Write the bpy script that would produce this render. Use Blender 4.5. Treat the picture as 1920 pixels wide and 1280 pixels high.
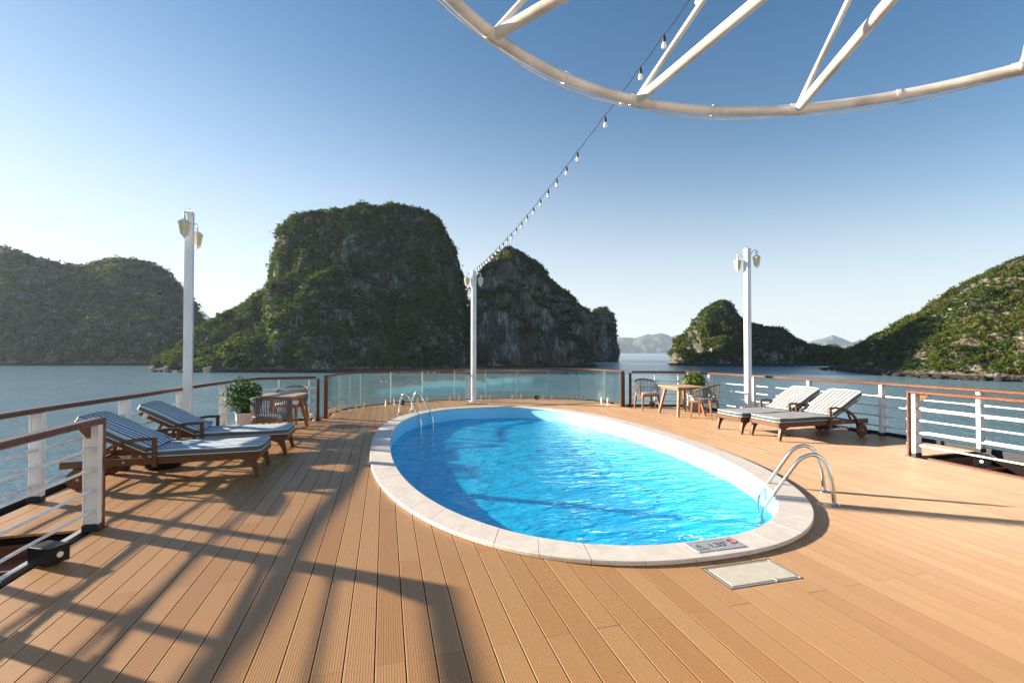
import bpy, bmesh, math, random
import numpy as np
from mathutils import Vector, Matrix

random.seed(7); rng = np.random.default_rng(11)
R = math.radians
S = bpy.context.scene
for _o in list(bpy.data.objects): bpy.data.objects.remove(_o)
COL = S.collection

# ------------------------------------------------------------------ camera
F, EYE, HORY = 882.0, 1.62, 653.0            # focal length in px of the 1920 px frame, eye height, horizon row
PITCH = math.atan((HORY - 640) / F)
SEA_HORY = 660.5                             # the ship is trimmed half a degree: the sea's horizon lies below the deck's
PITCH_SEA = math.atan((SEA_HORY - 640) / F); TRIM = PITCH - PITCH_SEA
cam = bpy.data.cameras.new('camera'); cam_o = bpy.data.objects.new('camera', cam); COL.objects.link(cam_o)
cam.sensor_width = 36; cam.lens = F / 1920 * 36; cam.clip_end = 20000; cam.clip_start = 0.05
cam_o.location = (0, 0, EYE); cam_o.rotation_euler = (R(90) + PITCH, 0, 0)
S.camera = cam_o

# ------------------------------------------------------------------ light
SUN_AZ, SUN_EL = R(72.0), R(15.8)            # sun stands 72 degrees to the left of the view axis
world = bpy.data.worlds.new('World'); S.world = world; world.use_nodes = True
wn = world.node_tree; wn.nodes.clear()
sky = wn.nodes.new('ShaderNodeTexSky'); sky.sky_type = 'NISHITA'; sky.sun_disc = False
sky.sun_elevation = SUN_EL; sky.sun_rotation = -SUN_AZ
sky.air_density = 1.0; sky.dust_density = 0.18; sky.ozone_density = 1.6; sky.altitude = 0
bg = wn.nodes.new('ShaderNodeBackground'); bg.inputs['Strength'].default_value = 0.052
wo = wn.nodes.new('ShaderNodeOutputWorld')
wtc = wn.nodes.new('ShaderNodeTexCoord'); wmp = wn.nodes.new('ShaderNodeMapping'); wmp.inputs['Rotation'].default_value = (-TRIM, 0, 0)
wn.links.new(wtc.outputs['Generated'], wmp.inputs[0]); wn.links.new(wmp.outputs[0], sky.inputs[0])
whs = wn.nodes.new('ShaderNodeHueSaturation'); whs.inputs['Saturation'].default_value = 1.25
wn.links.new(sky.outputs[0], whs.inputs['Color']); wn.links.new(whs.outputs[0], bg.inputs[0]); # sea-level aerosol: the sky pales towards the horizon, a little higher up on the sun's side, all the way round
def wmath(op, a, b=None):
    n = wn.nodes.new('ShaderNodeMath'); n.operation = op
    for k, x in enumerate((a, b)):
        if x is None: continue
        if isinstance(x, (int, float)): n.inputs[k].default_value = x
        else: wn.links.new(x, n.inputs[k])
    return n.outputs[0]
wsep = wn.nodes.new('ShaderNodeSeparateXYZ'); wn.links.new(wmp.outputs[0], wsep.inputs[0])
towards = wmath('ADD', wmath('MULTIPLY', wsep.outputs[0], -math.sin(SUN_AZ)), wmath('MULTIPLY', wsep.outputs[1], math.cos(SUN_AZ)))
reach = wmath('ADD', wmath('MULTIPLY', towards, .10), .26)
ratio = wmath('DIVIDE', wmath('MAXIMUM', wsep.outputs[2], 0.0), reach)
pale = wmath('MULTIPLY', wmath('EXPONENT', wmath('MULTIPLY', wmath('MULTIPLY', ratio, ratio), -1.0)), .88)
bgh = wn.nodes.new('ShaderNodeBackground'); bgh.inputs['Color'].default_value = (.90, .955, 1.0, 1); bgh.inputs['Strength'].default_value = .28
wmx = wn.nodes.new('ShaderNodeMixShader'); wn.links.new(pale, wmx.inputs[0]); wn.links.new(bg.outputs[0], wmx.inputs[1]); wn.links.new(bgh.outputs[0], wmx.inputs[2])
wn.links.new(wmx.outputs[0], wo.inputs[0])
sun = bpy.data.lights.new('sun', 'SUN'); sun.energy = 5.0; sun.angle = R(0.9); sun.color = (1.0, 0.85, 0.68)
sun_o = bpy.data.objects.new('sun', sun); COL.objects.link(sun_o)
to_sun = Vector((-math.sin(SUN_AZ) * math.cos(SUN_EL), math.cos(SUN_AZ) * math.cos(SUN_EL), math.sin(SUN_EL)))
sun_o.rotation_euler = to_sun.to_track_quat('Z', 'Y').to_euler(); sun_o.location = (-30, 10, 20)
S.view_settings.view_transform = 'Standard'; S.view_settings.look = 'None'
S.view_settings.gamma = 1.0; S.view_settings.exposure = 1.78
try: S.view_settings.use_curve_mapping = False
except Exception: pass
S.render.engine = 'CYCLES'
S.cycles.max_bounces = 8; S.cycles.diffuse_bounces = 3; S.cycles.glossy_bounces = 3
S.cycles.transparent_max_bounces = 12; S.cycles.transmission_bounces = 4; S.cycles.volume_bounces = 1
S.cycles.caustics_reflective = False; S.cycles.caustics_refractive = False
S.cycles.use_denoising = True

# ------------------------------------------------------------------ helpers
PHI = R(15.1); CP, SP = math.cos(PHI), math.sin(PHI)
WATER = -10.5
def W(u, v): return (u * CP - v * SP, u * SP + v * CP)          # ship axes (u across, v along the planks) to world
def UV(x, y): return (x * CP + y * SP, -x * SP + y * CP)
def unp(px, py, z=0.0, pitch=PITCH):                            # photo pixel to the point where its ray meets height z
    dx, dy, dz = (px - 960) / F, 1.0, -(py - 640) / F
    c, s = math.cos(pitch), math.sin(pitch)
    dy, dz = c * dy - s * dz, s * dy + c * dz
    t = (z - EYE) / dz
    return (dx * t, dy * t)
def zat(px, py, dist, pitch=PITCH):                                          # height of a pixel's ray at a distance dist ahead
    dy, dz = 1.0, -(py - 640) / F
    c, s = math.cos(pitch), math.sin(pitch)
    return EYE + dist * (s * dy + c * dz) / (c * dy - s * dz)

def sea_frame(o):                                                # bay and islands are level in the sea's own frame, the deck is trimmed against it
    Rx = Matrix.Rotation(TRIM, 3, 'X'); E = Vector((0, 0, EYE)); base = o.location.copy()
    o.location = E + Rx @ (base - E); o.rotation_euler = (TRIM, 0, 0); return o

class MB:
    def __init__(self): self.v = []; self.f = []; self.m = []
    def add(self, vs, fs, mi=0):
        o = len(self.v); self.v += [tuple(p) for p in vs]
        self.f += [tuple(i + o for i in f) for f in fs]; self.m += [mi] * len(fs); return self
    def box(self, c, s, rot=None, ch=0.0, mi=0):
        hx, hy, hz = s[0] / 2, s[1] / 2, s[2] / 2
        c = Vector(c); M = rot if rot is not None else Matrix.Identity(3)
        ch = min(ch, hx * .9, hy * .9, hz * .9)
        if ch <= 0:
            P = [Vector((x * hx, y * hy, z * hz)) for x in (-1, 1) for y in (-1, 1) for z in (-1, 1)]
            Fs = [(0, 1, 3, 2), (4, 6, 7, 5), (0, 4, 5, 1), (2, 3, 7, 6), (0, 2, 6, 4), (1, 5, 7, 3)]
            return self.add([M @ p + c for p in P], Fs, mi)
        P, idx = [], {}
        for x in (-1, 1):
            for y in (-1, 1):
                for z in (-1, 1):
                    for a in range(3):
                        q = [x * (hx - ch), y * (hy - ch), z * (hz - ch)]
                        q[a] = (x * hx, y * hy, z * hz)[a]
                        idx[(x, y, z, a)] = len(P); P.append(Vector(q))
        Fs = []
        for a in range(3):
            b, d = (a + 1) % 3, (a + 2) % 3
            for s_ in (-1, 1):
                k = []
                for sb, sd in ((-1, -1), (1, -1), (1, 1), (-1, 1)):
                    t = [0, 0, 0]; t[a] = s_; t[b] = sb; t[d] = sd; k.append(idx[(*t, a)])
                Fs.append(tuple(k if s_ > 0 else k[::-1]))
            for sb in (-1, 1):
                for sd in (-1, 1):
                    t0 = [0, 0, 0]; t1 = [0, 0, 0]
                    t0[b] = t1[b] = sb; t0[d] = t1[d] = sd; t0[a] = -1; t1[a] = 1
                    k = [idx[(*t0, b)], idx[(*t1, b)], idx[(*t1, d)], idx[(*t0, d)]]
                    Fs.append(tuple(k if sb * sd < 0 else k[::-1]))
        for x in (-1, 1):
            for y in (-1, 1):
                for z in (-1, 1):
                    k = [idx[(x, y, z, a)] for a in range(3)]
                    Fs.append(tuple(k if x * y * z > 0 else k[::-1]))
        return self.add([M @ p + c for p in P], Fs, mi)
    def bar(self, p0, p1, w, h, up=(0, 0, 1), ch=0.0, mi=0):
        p0, p1 = Vector(p0), Vector(p1); d = p1 - p0; L = d.length; d.normalize()
        upv = Vector(up); sd = d.cross(upv)
        if sd.length < 1e-4: sd = d.cross(Vector((1, 0, 0)))
        sd.normalize(); u2 = sd.cross(d)
        M = Matrix((d, -sd, u2)).transposed()
        return self.box((p0 + p1) / 2, (L, w, h), M, ch, mi)
    def tube(self, path, r, n=8, caps=True, mi=0, closed=False):
        P = [Vector(p) for p in path]; k = len(P)
        rr = r if isinstance(r, (list, tuple)) else [r] * k
        T = []
        for i in range(k):
            a = P[(i - 1) % k] if (closed or i > 0) else P[0]
            b = P[(i + 1) % k] if (closed or i < k - 1) else P[-1]
            t = (b - a); t.normalize(); T.append(t)
        nrm = T[0].cross(Vector((0, 0, 1)))
        if nrm.length < 1e-3: nrm = T[0].cross(Vector((1, 0, 0)))
        nrm.normalize(); vs = []
        for i in range(k):
            nrm = nrm - T[i] * nrm.dot(T[i]); nrm.normalize(); bn = T[i].cross(nrm)
            for j in range(n):
                a = 2 * math.pi * j / n
                vs.append(P[i] + (nrm * math.cos(a) + bn * math.sin(a)) * rr[i])
        fs = []
        for i in range(k if closed else k - 1):
            for j in range(n):
                i2 = (i + 1) % k; j2 = (j + 1) % n
                fs.append((i * n + j, i * n + j2, i2 * n + j2, i2 * n + j))
        if caps and not closed:
            fs.append(tuple(range(n))[::-1]); fs.append(tuple((k - 1) * n + j for j in range(n)))
        return self.add(vs, fs, mi)
    def lathe(self, prof, c=(0, 0, 0), n=16, mi=0, a0=0.0):
        vs = []; k = len(prof)
        for r, z in prof:
            for j in range(n):
                a = a0 + 2 * math.pi * j / n
                vs.append((c[0] + r * math.cos(a), c[1] + r * math.sin(a), c[2] + z))
        fs = [(i * n + j, i * n + (j + 1) % n, (i + 1) * n + (j + 1) % n, (i + 1) * n + j) for i in range(k - 1) for j in range(n)]
        fs.append(tuple(range(n))[::-1]); fs.append(tuple((k - 1) * n + j for j in range(n)))
        return self.add(vs, fs, mi)
    def sweep(self, path, prof, caps=True, mi=0):                # prof: (side, up) ring; path roughly level
        P = [Vector(p) for p in path]; k = len(P); n = len(prof); vs = []
        for i in range(k):
            a = P[max(i - 1, 0)]; b = P[min(i + 1, k - 1)]
            t = b - a; t.z = 0; t.normalize(); sd = Vector((t.y, -t.x, 0))
            sc = 1.0
            if 0 < i < k - 1:
                t1 = (P[i] - a); t1.z = 0; t1.normalize(); sc = 1 / max(0.5, t1.dot(t))
            for s_, up in prof: vs.append(P[i] + sd * s_ * sc + Vector((0, 0, up)))
        fs = [(i * n + j, (i + 1) * n + j, (i + 1) * n + (j + 1) % n, i * n + (j + 1) % n) for i in range(k - 1) for j in range(n)]
        if caps: fs.append(tuple(range(n))); fs.append(tuple((k - 1) * n + j for j in range(n))[::-1])
        return self.add(vs, fs, mi)
    def prism(self, poly, axis0, axis1, depth_axis, origin, t, mi=0):   # flat outline extruded both ways by t/2
        o, a, b, d = Vector(origin), Vector(axis0), Vector(axis1), Vector(depth_axis)
        n = len(poly)
        vs = [o + a * x + b * y - d * t / 2 for x, y in poly] + [o + a * x + b * y + d * t / 2 for x, y in poly]
        fs = [tuple(range(n))[::-1], tuple(range(n, 2 * n))] + [(i, (i + 1) % n, n + (i + 1) % n, n + i) for i in range(n)]
        return self.add(vs, fs, mi)
    def mesh(self, name, mats, smooth=False):
        me = bpy.data.meshes.new(name); me.from_pydata(self.v, [], self.f)
        for m in (mats if isinstance(mats, (list, tuple)) else [mats]): me.materials.append(m)
        if any(self.m): me.polygons.foreach_set('material_index', self.m)
        bm = bmesh.new(); bm.from_mesh(me); bmesh.ops.recalc_face_normals(bm, faces=bm.faces); bm.to_mesh(me); bm.free()
        if smooth:
            me.polygons.foreach_set('use_smooth', [True] * len(me.polygons))
            try: me.set_sharp_from_angle(angle=R(40))
            except Exception: pass
        me.update(); return me
    def build(self, name, mats, parent=None, smooth=False, loc=None, rz=0.0):
        return link(name, self.mesh(name, mats, smooth), parent, loc, rz)

def link(name, data, parent=None, loc=None, rz=0.0):
    o = bpy.data.objects.new(name, data); COL.objects.link(o)
    if parent is not None: o.parent = parent
    if loc is not None: o.location = loc
    if rz: o.rotation_euler = (0, 0, rz)
    return o
def thing(name, label, cat, loc=(0, 0, 0), rz=0.0, group=None):
    o = link(name, None, None, loc, rz); o.empty_display_size = 0.1
    o['label'] = label; o['category'] = cat
    if group: o['group'] = group
    return o
def tag(o, label=None, cat=None, group=None, kind=None):
    if label: o['label'] = label
    if cat: o['category'] = cat
    if group: o['group'] = group
    if kind: o['kind'] = kind
    return o
KIDS = {}
def kids(o): return [c for c in bpy.data.objects if c.parent == o]
def copy_tree(o, label, loc, rz):
    def rec(a, par):
        c = a.copy(); COL.objects.link(c); c.parent = par
        for ch in kids(a): rec(ch, c)
        return c
    r = rec(o, None); r.location = loc; r.rotation_euler = (0, 0, rz); r['label'] = label
    return r
def catmull(pts, per=8):
    P = [Vector(p) for p in pts]; out = []
    for i in range(len(P) - 1):
        p0 = P[i - 1] if i else P[0] * 2 - P[1]; p1, p2 = P[i], P[i + 1]
        p3 = P[i + 2] if i + 2 < len(P) else P[-1] * 2 - P[-2]
        for j in range(per):
            t = j / per
            out.append(.5 * ((2 * p1) + (p2 - p0) * t + (2 * p0 - 5 * p1 + 4 * p2 - p3) * t * t + (3 * p1 - p0 - 3 * p2 + p3) * t ** 3))
    out.append(P[-1]); return out

# ------------------------------------------------------------------ materials
def mat(name, col=(.8, .8, .8), rough=.5, spec=.5, metal=0.0):
    m = bpy.data.materials.new(name); m.use_nodes = True
    b = m.node_tree.nodes['Principled BSDF']
    b.inputs['Base Color'].default_value = (*col, 1); b.inputs['Roughness'].default_value = rough
    b.inputs['Specular IOR Level'].default_value = spec; b.inputs['Metallic'].default_value = metal
    return m, m.node_tree, b
def N(nt, t, **kw):
    n = nt.nodes.new(t)
    for k, v in kw.items():
        if k.startswith('i_'):
            key = k[2:]; key = int(key) if key.isdigit() else key.replace('_', ' ')
            n.inputs[key].default_value = v
        else: setattr(n, k, v)
    return n
def ramp(nt, src, stops, interp='LINEAR'):
    r = N(nt, 'ShaderNodeValToRGB'); r.color_ramp.interpolation = interp
    e = r.color_ramp.elements
    while len(e) < len(stops): e.new(0.5)
    for k, (p, c) in enumerate(stops): e[k].position = p; e[k].color = (*c, 1)
    nt.links.new(src, r.inputs[0]); return r.outputs[0]
def noise(nt, scale=(1, 1, 1), s=1.0, detail=3.0, coord='Object', rough=.5, rot=None):
    tc = N(nt, 'ShaderNodeTexCoord'); mp = N(nt, 'ShaderNodeMapping'); mp.inputs['Scale'].default_value = scale
    if rot: mp.inputs['Rotation'].default_value = rot
    nz = N(nt, 'ShaderNodeTexNoise'); nz.inputs['Scale'].default_value = s; nz.inputs['Detail'].default_value = detail
    nz.inputs['Roughness'].default_value = rough
    nt.links.new(tc.outputs[coord], mp.inputs[0]); nt.links.new(mp.outputs[0], nz.inputs['Vector'])
    return nz.outputs[0]
def mixc(nt, f, a, b, mode='MIX'):
    m = N(nt, 'ShaderNodeMix'); m.data_type = 'RGBA'; m.blend_type = mode
    for val, key in ((f, 0), (a, 6), (b, 7)):
        if isinstance(val, (int, float)): m.inputs[key].default_value = val
        elif isinstance(val, tuple): m.inputs[key].default_value = (*val, 1)
        else: nt.links.new(val, m.inputs[key])
    return m.outputs[2]
def bump(nt, b, h, strength=.3, dist=.01):
    n = N(nt, 'ShaderNodeBump'); n.inputs['Strength'].default_value = strength; n.inputs['Distance'].default_value = dist
    nt.links.new(h, n.inputs['Height']); nt.links.new(n.outputs[0], b.inputs['Normal']); return n
def mth(nt, op, a, b=None):
    n = N(nt, 'ShaderNodeMath'); n.operation = op
    for k, x in enumerate((a, b)):
        if x is None: continue
        if isinstance(x, (int, float)): n.inputs[k].default_value = x
        else: nt.links.new(x, n.inputs[k])
    return n.outputs[0]
def woodmat(name, dark, light, rough=.45, scale=(3, 40, 40), s=1.0, spec=.4):
    m, nt, b = mat(name, dark, rough, spec)
    n = noise(nt, scale, s, 4); oi = N(nt, 'ShaderNodeObjectInfo')
    c = ramp(nt, n, [(.3, dark), (.7, light)])
    hs = N(nt, 'ShaderNodeHueSaturation'); nt.links.new(c, hs.inputs['Color'])
    v = mth(nt, 'ADD', mth(nt, 'MULTIPLY', oi.outputs['Random'], .22), .89); nt.links.new(v, hs.inputs['Value'])
    nt.links.new(hs.outputs[0], b.inputs['Base Color']); bump(nt, b, n, .15, .004); return m

def deck_material():
    m, nt, b = mat('deck_composite', (.4, .25, .14), .5, .7)
    oi = N(nt, 'ShaderNodeObjectInfo'); ge = N(nt, 'ShaderNodeNewGeometry')
    rnd = mth(nt, 'FRACT', mth(nt, 'ADD', oi.outputs['Random'], ge.outputs['Random Per Island']))
    tc = N(nt, 'ShaderNodeTexCoord')
    n1 = noise(nt, (60, 1.2, 1), 1.0, 3, 'Object'); n2 = noise(nt, (1, 1, 1), 1.3, 4, 'Object')
    c = mixc(nt, n1, (.290, .139, .040), (.360, .186, .061))
    c = mixc(nt, mth(nt, 'MULTIPLY', rnd, .75), c, (.405, .228, .090))
    c = mixc(nt, mth(nt, 'MULTIPLY', ramp(nt, n2, [(.52, (0, 0, 0)), (.8, (1, 1, 1))]), .35), c, (.28, .16, .09))
    nt.links.new(c, b.inputs['Base Color'])
    rg = mth(nt, 'ADD', mth(nt, 'MULTIPLY', n2, .2), .36); nt.links.new(rg, b.inputs['Roughness'])
    bump(nt, b, n1, .06, .002); return m
M = {}
M['deck'] = deck_material()
M['subdeck'] = mat('subdeck', (.012, .009, .007), .9, .1)[0]
M['teak'] = woodmat('varnished_teak', (.085, .028, .011), (.15, .056, .021), .32, (2, 30, 30))
M['loungewood'] = woodmat('lounger_hardwood', (.078, .030, .011), (.135, .056, .020), .45, (2.5, 45, 45))
M['furnwood'] = woodmat('acacia_wood', (.26, .11, .034), (.36, .17, .058), .45, (20, 20, 3))
M['tablewood'] = woodmat('table_slats_wood', (.36, .235, .14), (.47, .33, .21), .5, (3, 45, 45))
def white_paint():
    m, nt, b = mat('white_paint', (.78, .79, .80), .35, .5)
    n = noise(nt, (1, 1, .35), 5.0, 5); c = ramp(nt, n, [(.35, (.66, .65, .61)), (.6, (.79, .80, .81))])
    nt.links.new(c, b.inputs['Base Color']); return m
M['white'] = white_paint()
def cream_paint():
    m, nt, b = mat('cream_pipe_paint', (.7, .66, .58), .4, .5)
    n = noise(nt, (1, 1, 1), 3.0, 6); c = ramp(nt, n, [(.35, (.42, .40, .36)), (.55, (.64, .62, .58))])
    nt.links.new(c, b.inputs['Base Color']); return m
M['cream'] = cream_paint()
M['black'] = mat('black_plastic', (.008, .008, .010), .4, .25)[0]
M['foot'] = mat('dark_post_foot', (.018, .022, .030), .5, .4)[0]
M['steel'] = mat('stainless_steel', (.72, .72, .70), .16, .5, 1.0)[0]
M['brass'] = mat('brushed_clip', (.62, .50, .34), .28, .5, 1.0)[0]
M['alu'] = mat('aluminium_trim', (.55, .54, .50), .4, .5, .8)[0]
def coping_mat():
    m, nt, b = mat('coping_stone', (.62, .56, .49), .55, .4)
    oi = N(nt, 'ShaderNodeObjectInfo')
    n = noise(nt, (1, 1, 1), 9, 6, 'Object', .6); n2 = noise(nt, (1, 1, 1), 60, 2)
    c = ramp(nt, n, [(.3, (.52, .47, .41)), (.7, (.66, .62, .56))])
    c = mixc(nt, mth(nt, 'MULTIPLY', oi.outputs['Random'], .25), c, (.56, .49, .42))
    nt.links.new(c, b.inputs['Base Color']); bump(nt, b, n2, .12, .003); return m
M['coping'] = coping_mat()
def basin_mat():
    m, nt, b = mat('pool_lining', (.12, .50, .80), .35, .4)
    n = noise(nt, (1, 1, 1), 1.5, 3); c = ramp(nt, n, [(.3, (.23, .64, .88)), (.7, (.29, .70, .92))])
    nt.links.new(c, b.inputs['Base Color']); return m
M['basin'] = basin_mat()
def pool_water_mat():
    m = bpy.data.materials.new('pool_water'); m.use_nodes = True; nt = m.node_tree; nt.nodes.clear()
    out = N(nt, 'ShaderNodeOutputMaterial'); tr = N(nt, 'ShaderNodeBsdfTransparent'); gl = N(nt, 'ShaderNodeBsdfGlossy'); df = N(nt, 'ShaderNodeBsdfDiffuse')
    gl.inputs['Roughness'].default_value = .03; mx = N(nt, 'ShaderNodeMixShader'); mb = N(nt, 'ShaderNodeMixShader')
    n1 = noise(nt, (1.0, 2.3, 1), 2.2, 3, 'Object', .55, (0, 0, R(-25))); n2 = noise(nt, (1.0, 2.0, 1), 8, 3, 'Object', .5, (0, 0, R(-35)))
    h = mth(nt, 'ADD', n1, mth(nt, 'MULTIPLY', n2, .22))
    bp = N(nt, 'ShaderNodeBump'); bp.inputs['Strength'].default_value = .62; bp.inputs['Distance'].default_value = .11
    nt.links.new(h, bp.inputs['Height'])
    for q in (gl, df): nt.links.new(bp.outputs[0], q.inputs['Normal'])
    lw = N(nt, 'ShaderNodeLayerWeight'); nt.links.new(bp.outputs[0], lw.inputs['Normal'])
    fr = mth(nt, 'ADD', mth(nt, 'MULTIPLY', mth(nt, 'POWER', lw.outputs['Facing'], 5.0), .85), .02)
    tr.inputs[0].default_value = (.28, .88, 1.0, 1); df.inputs[0].default_value = (.012, .58, .95, 1)
    mb.inputs[0].default_value = .50
    nt.links.new(tr.outputs[0], mb.inputs[1]); nt.links.new(df.outputs[0], mb.inputs[2])
    nt.links.new(fr, mx.inputs[0]); nt.links.new(mb.outputs[0], mx.inputs[1]); nt.links.new(gl.outputs[0], mx.inputs[2])
    nt.links.new(mx.outputs[0], out.inputs[0]); return m
M['poolwater'] = pool_water_mat()
def glass_mat(name, tint, f0=.0, rough=.0):
    m = bpy.data.materials.new(name); m.use_nodes = True; nt = m.node_tree; nt.nodes.clear()
    out = N(nt, 'ShaderNodeOutputMaterial'); tr = N(nt, 'ShaderNodeBsdfTransparent'); gl = N(nt, 'ShaderNodeBsdfGlossy')
    gl.inputs['Roughness'].default_value = rough; mx = N(nt, 'ShaderNodeMixShader')
    lw = N(nt, 'ShaderNodeLayerWeight')
    tr.inputs[0].default_value = (*tint, 1)
    nt.links.new(mth(nt, 'ADD', mth(nt, 'MULTIPLY', mth(nt, 'POWER', lw.outputs['Facing'], 4.0), .8), f0), mx.inputs[0])
    nt.links.new(tr.outputs[0], mx.inputs[1]); nt.links.new(gl.outputs[0], mx.inputs[2])
    nt.links.new(mx.outputs[0], out.inputs[0]); return m
M['glass'] = glass_mat('balustrade_glass', (.93, .965, .945), .05)
M['glassedge'] = mat('glass_edge', (.34, .46, .41), .2, .5)[0]
def stripe_mat(name, dark, light, pitch=.083):
    m, nt, b = mat(name, light, .8, .2)
    tc = N(nt, 'ShaderNodeTexCoord'); sx = N(nt, 'ShaderNodeSeparateXYZ'); nt.links.new(tc.outputs['Object'], sx.inputs[0])
    fr = mth(nt, 'FRACT', mth(nt, 'DIVIDE', mth(nt, 'ADD', sx.outputs[1], 10 * pitch + pitch * .25), pitch))
    f = mth(nt, 'LESS_THAN', fr, .44); n = noise(nt, (1, 1, 1), 7, 3)
    c = mixc(nt, f, light, dark); nt.links.new(c, b.inputs['Base Color']); bump(nt, b, n, .35, .02); return m
M['stripe_dark'] = stripe_mat('teal_striped_canvas', (.020, .090, .125), (.62, .68, .72))
M['stripe_pale'] = stripe_mat('grey_striped_canvas', (.14, .15, .145), (.50, .50, .48))
M['band'] = mat('slate_canvas_band', (.085, .12, .125), .8, .2)[0]
M['piping'] = mat('white_piping', (.62, .64, .64), .7, .2)[0]
M['strap'] = mat('white_strap', (.6, .58, .52), .7, .2)[0]
M['tagblue'] = mat('blue_tag', (.10, .16, .24), .7, .2)[0]
def rope_mat():
    m, nt, b = mat('grey_rope', (.13, .125, .12), .8, .2)
    oi = N(nt, 'ShaderNodeObjectInfo'); n = noise(nt, (1, 1, 1), 120, 2)
    c = mixc(nt, oi.outputs['Random'], (.10, .098, .098), (.17, .16, .15)); nt.links.new(c, b.inputs['Base Color'])
    bump(nt, b, n, .4, .004); return m
M['rope'] = rope_mat()
M['cushion'] = mat('grey_cushion', (.50, .48, .45), .85, .2)[0]
M['pot_white'] = mat('white_pot', (.66, .66, .66), .4, .5)[0]
M['pot_grey'] = mat('grey_pot', (.36, .34, .32), .6, .4)[0]
M['soil'] = mat('soil', (.03, .02, .014), .95, .1)[0]
M['bark'] = mat('bark', (.07, .05, .035), .9, .1)[0]
def leaf_mat(name, stops, trans=.35, attr=True):
    m = bpy.data.materials.new(name); m.use_nodes = True; nt = m.node_tree
    b = nt.nodes['Principled BSDF']; out = nt.nodes['Material Output']
    b.inputs['Roughness'].default_value = .8 if attr else .6; b.inputs['Specular IOR Level'].default_value = .05 if attr else .15
    if attr:
        at = N(nt, 'ShaderNodeAttribute'); at.attribute_name = 'tone'; src = at.outputs['Fac']
    else:
        src = N(nt, 'ShaderNodeNewGeometry').outputs['Random Per Island']
    c = ramp(nt, src, stops)
    nt.links.new(c, b.inputs['Base Color'])
    t = N(nt, 'ShaderNodeBsdfTranslucent'); nt.links.new(c, t.inputs[0])
    mx = N(nt, 'ShaderNodeMixShader'); mx.inputs[0].default_value = trans
    nt.links.new(b.outputs[0], mx.inputs[1]); nt.links.new(t.outputs[0], mx.inputs[2]); nt.links.new(mx.outputs[0], out.inputs[0])
    return m
M['bush'] = leaf_mat('glossy_bush_leaf', [(.0, (.025, .06, .012)), (.6, (.05, .12, .02)), (1, (.10, .19, .035))], .3, False)
M['bush2'] = leaf_mat('young_leaf', [(.0, (.06, .10, .02)), (.6, (.12, .18, .04)), (1, (.22, .26, .08))], .35, False)
M['forest'] = leaf_mat('forest_leaf', [(.0, (.007, .020, .004)), (.40, (.032, .072, .007)), (.7, (.085, .125, .016)), (1, (.13, .105, .032))], .45)
M['amber'] = mat('amber_lantern_glass', (.66, .52, .27), .25, .5)[0]
M['bulb'] = mat('frosted_bulb', (.85, .85, .80), .3, .5)[0]
M['wire'] = mat('black_wire', (.02, .02, .02), .6, .3)[0]
M['hatch'] = None
def hatch_mat():
    m, nt, b = mat('hatch_beige', (.52, .48, .38), .5, .4)
    n = noise(nt, (1, 1, 1), 14, 6); c = ramp(nt, n, [(.3, (.47, .43, .34)), (.7, (.56, .53, .44))]); nt.links.new(c, b.inputs['Base Color']); return m
M['hatch'] = hatch_mat()
def plate_mat():
    m, nt, b = mat('grey_sign_plate', (.30, .32, .35), .45, .4)
    n = noise(nt, (1, 1, 1), 45, 6); c = ramp(nt, n, [(.35, (.24, .26, .29)), (.65, (.35, .37, .40))]); nt.links.new(c, b.inputs['Base Color']); return m
M['plate'] = plate_mat()
M['ink'] = mat('dark_print', (.05, .055, .065), .6, .3)[0]
M['red'] = mat('red_print', (.42, .10, .09), .6, .3)[0]
M['orange'] = mat('faded_orange_print', (.34, .20, .12), .6, .3)[0]
M['lens'] = mat('lamp_lens', (.75, .75, .72), .2, .6)[0]
M['stepwood'] = woodmat('dark_step_wood', (.10, .035, .015), (.16, .06, .028), .5, (3, 30, 30))
M['hull'] = mat('hull_white', (.62, .62, .60), .5, .4)[0]
M['foam'] = mat('foam', (.85, .9, .92), .5, .3)[0]
def rock_mat():
    m, nt, b = mat('limestone', (.2, .19, .17), .9, .15)
    n1 = noise(nt, (1, 1, .33), .12, 8, 'Object', .65); n2 = noise(nt, (1, 1, .22), .45, 5, 'Object', .6); n3 = noise(nt, (1, 1, 1), .025, 4)
    c = ramp(nt, n1, [(.33, (.05, .047, .042)), (.48, (.12, .113, .102)), (.57, (.26, .25, .23)), (.70, (.48, .465, .44))])
    c = mixc(nt, ramp(nt, n2, [(.40, (1, 1, 1)), (.56, (0, 0, 0))]), c, (.048, .045, .038))
    c = mixc(nt, mth(nt, 'MULTIPLY', ramp(nt, n3, [(.40, (0, 0, 0)), (.62, (1, 1, 1))]), .5), c, (.15, .105, .06))
    tc = N(nt, 'ShaderNodeTexCoord'); sp = N(nt, 'ShaderNodeSeparateXYZ'); nt.links.new(tc.outputs['Object'], sp.inputs[0])
    tide = mth(nt, 'ADD', mth(nt, 'SUBTRACT', sp.outputs[2], WATER), mth(nt, 'MULTIPLY', n2, -2.2))   # dark wet tide band on the rock
    c = mixc(nt, ramp(nt, mth(nt, 'MULTIPLY', tide, .4), [(.15, (1, 1, 1)), (.55, (0, 0, 0))]), c, (.030, .028, .024))
    nt.links.new(c, b.inputs['Base Color'])
    bump(nt, b, mth(nt, 'ADD', n1, mth(nt, 'MULTIPLY', n2, .5)), .9, 2.5); return m
M['rock'] = rock_mat()
M['farrock'] = mat('distant_hill', (.09, .10, .08), .95, .1)[0]
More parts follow.
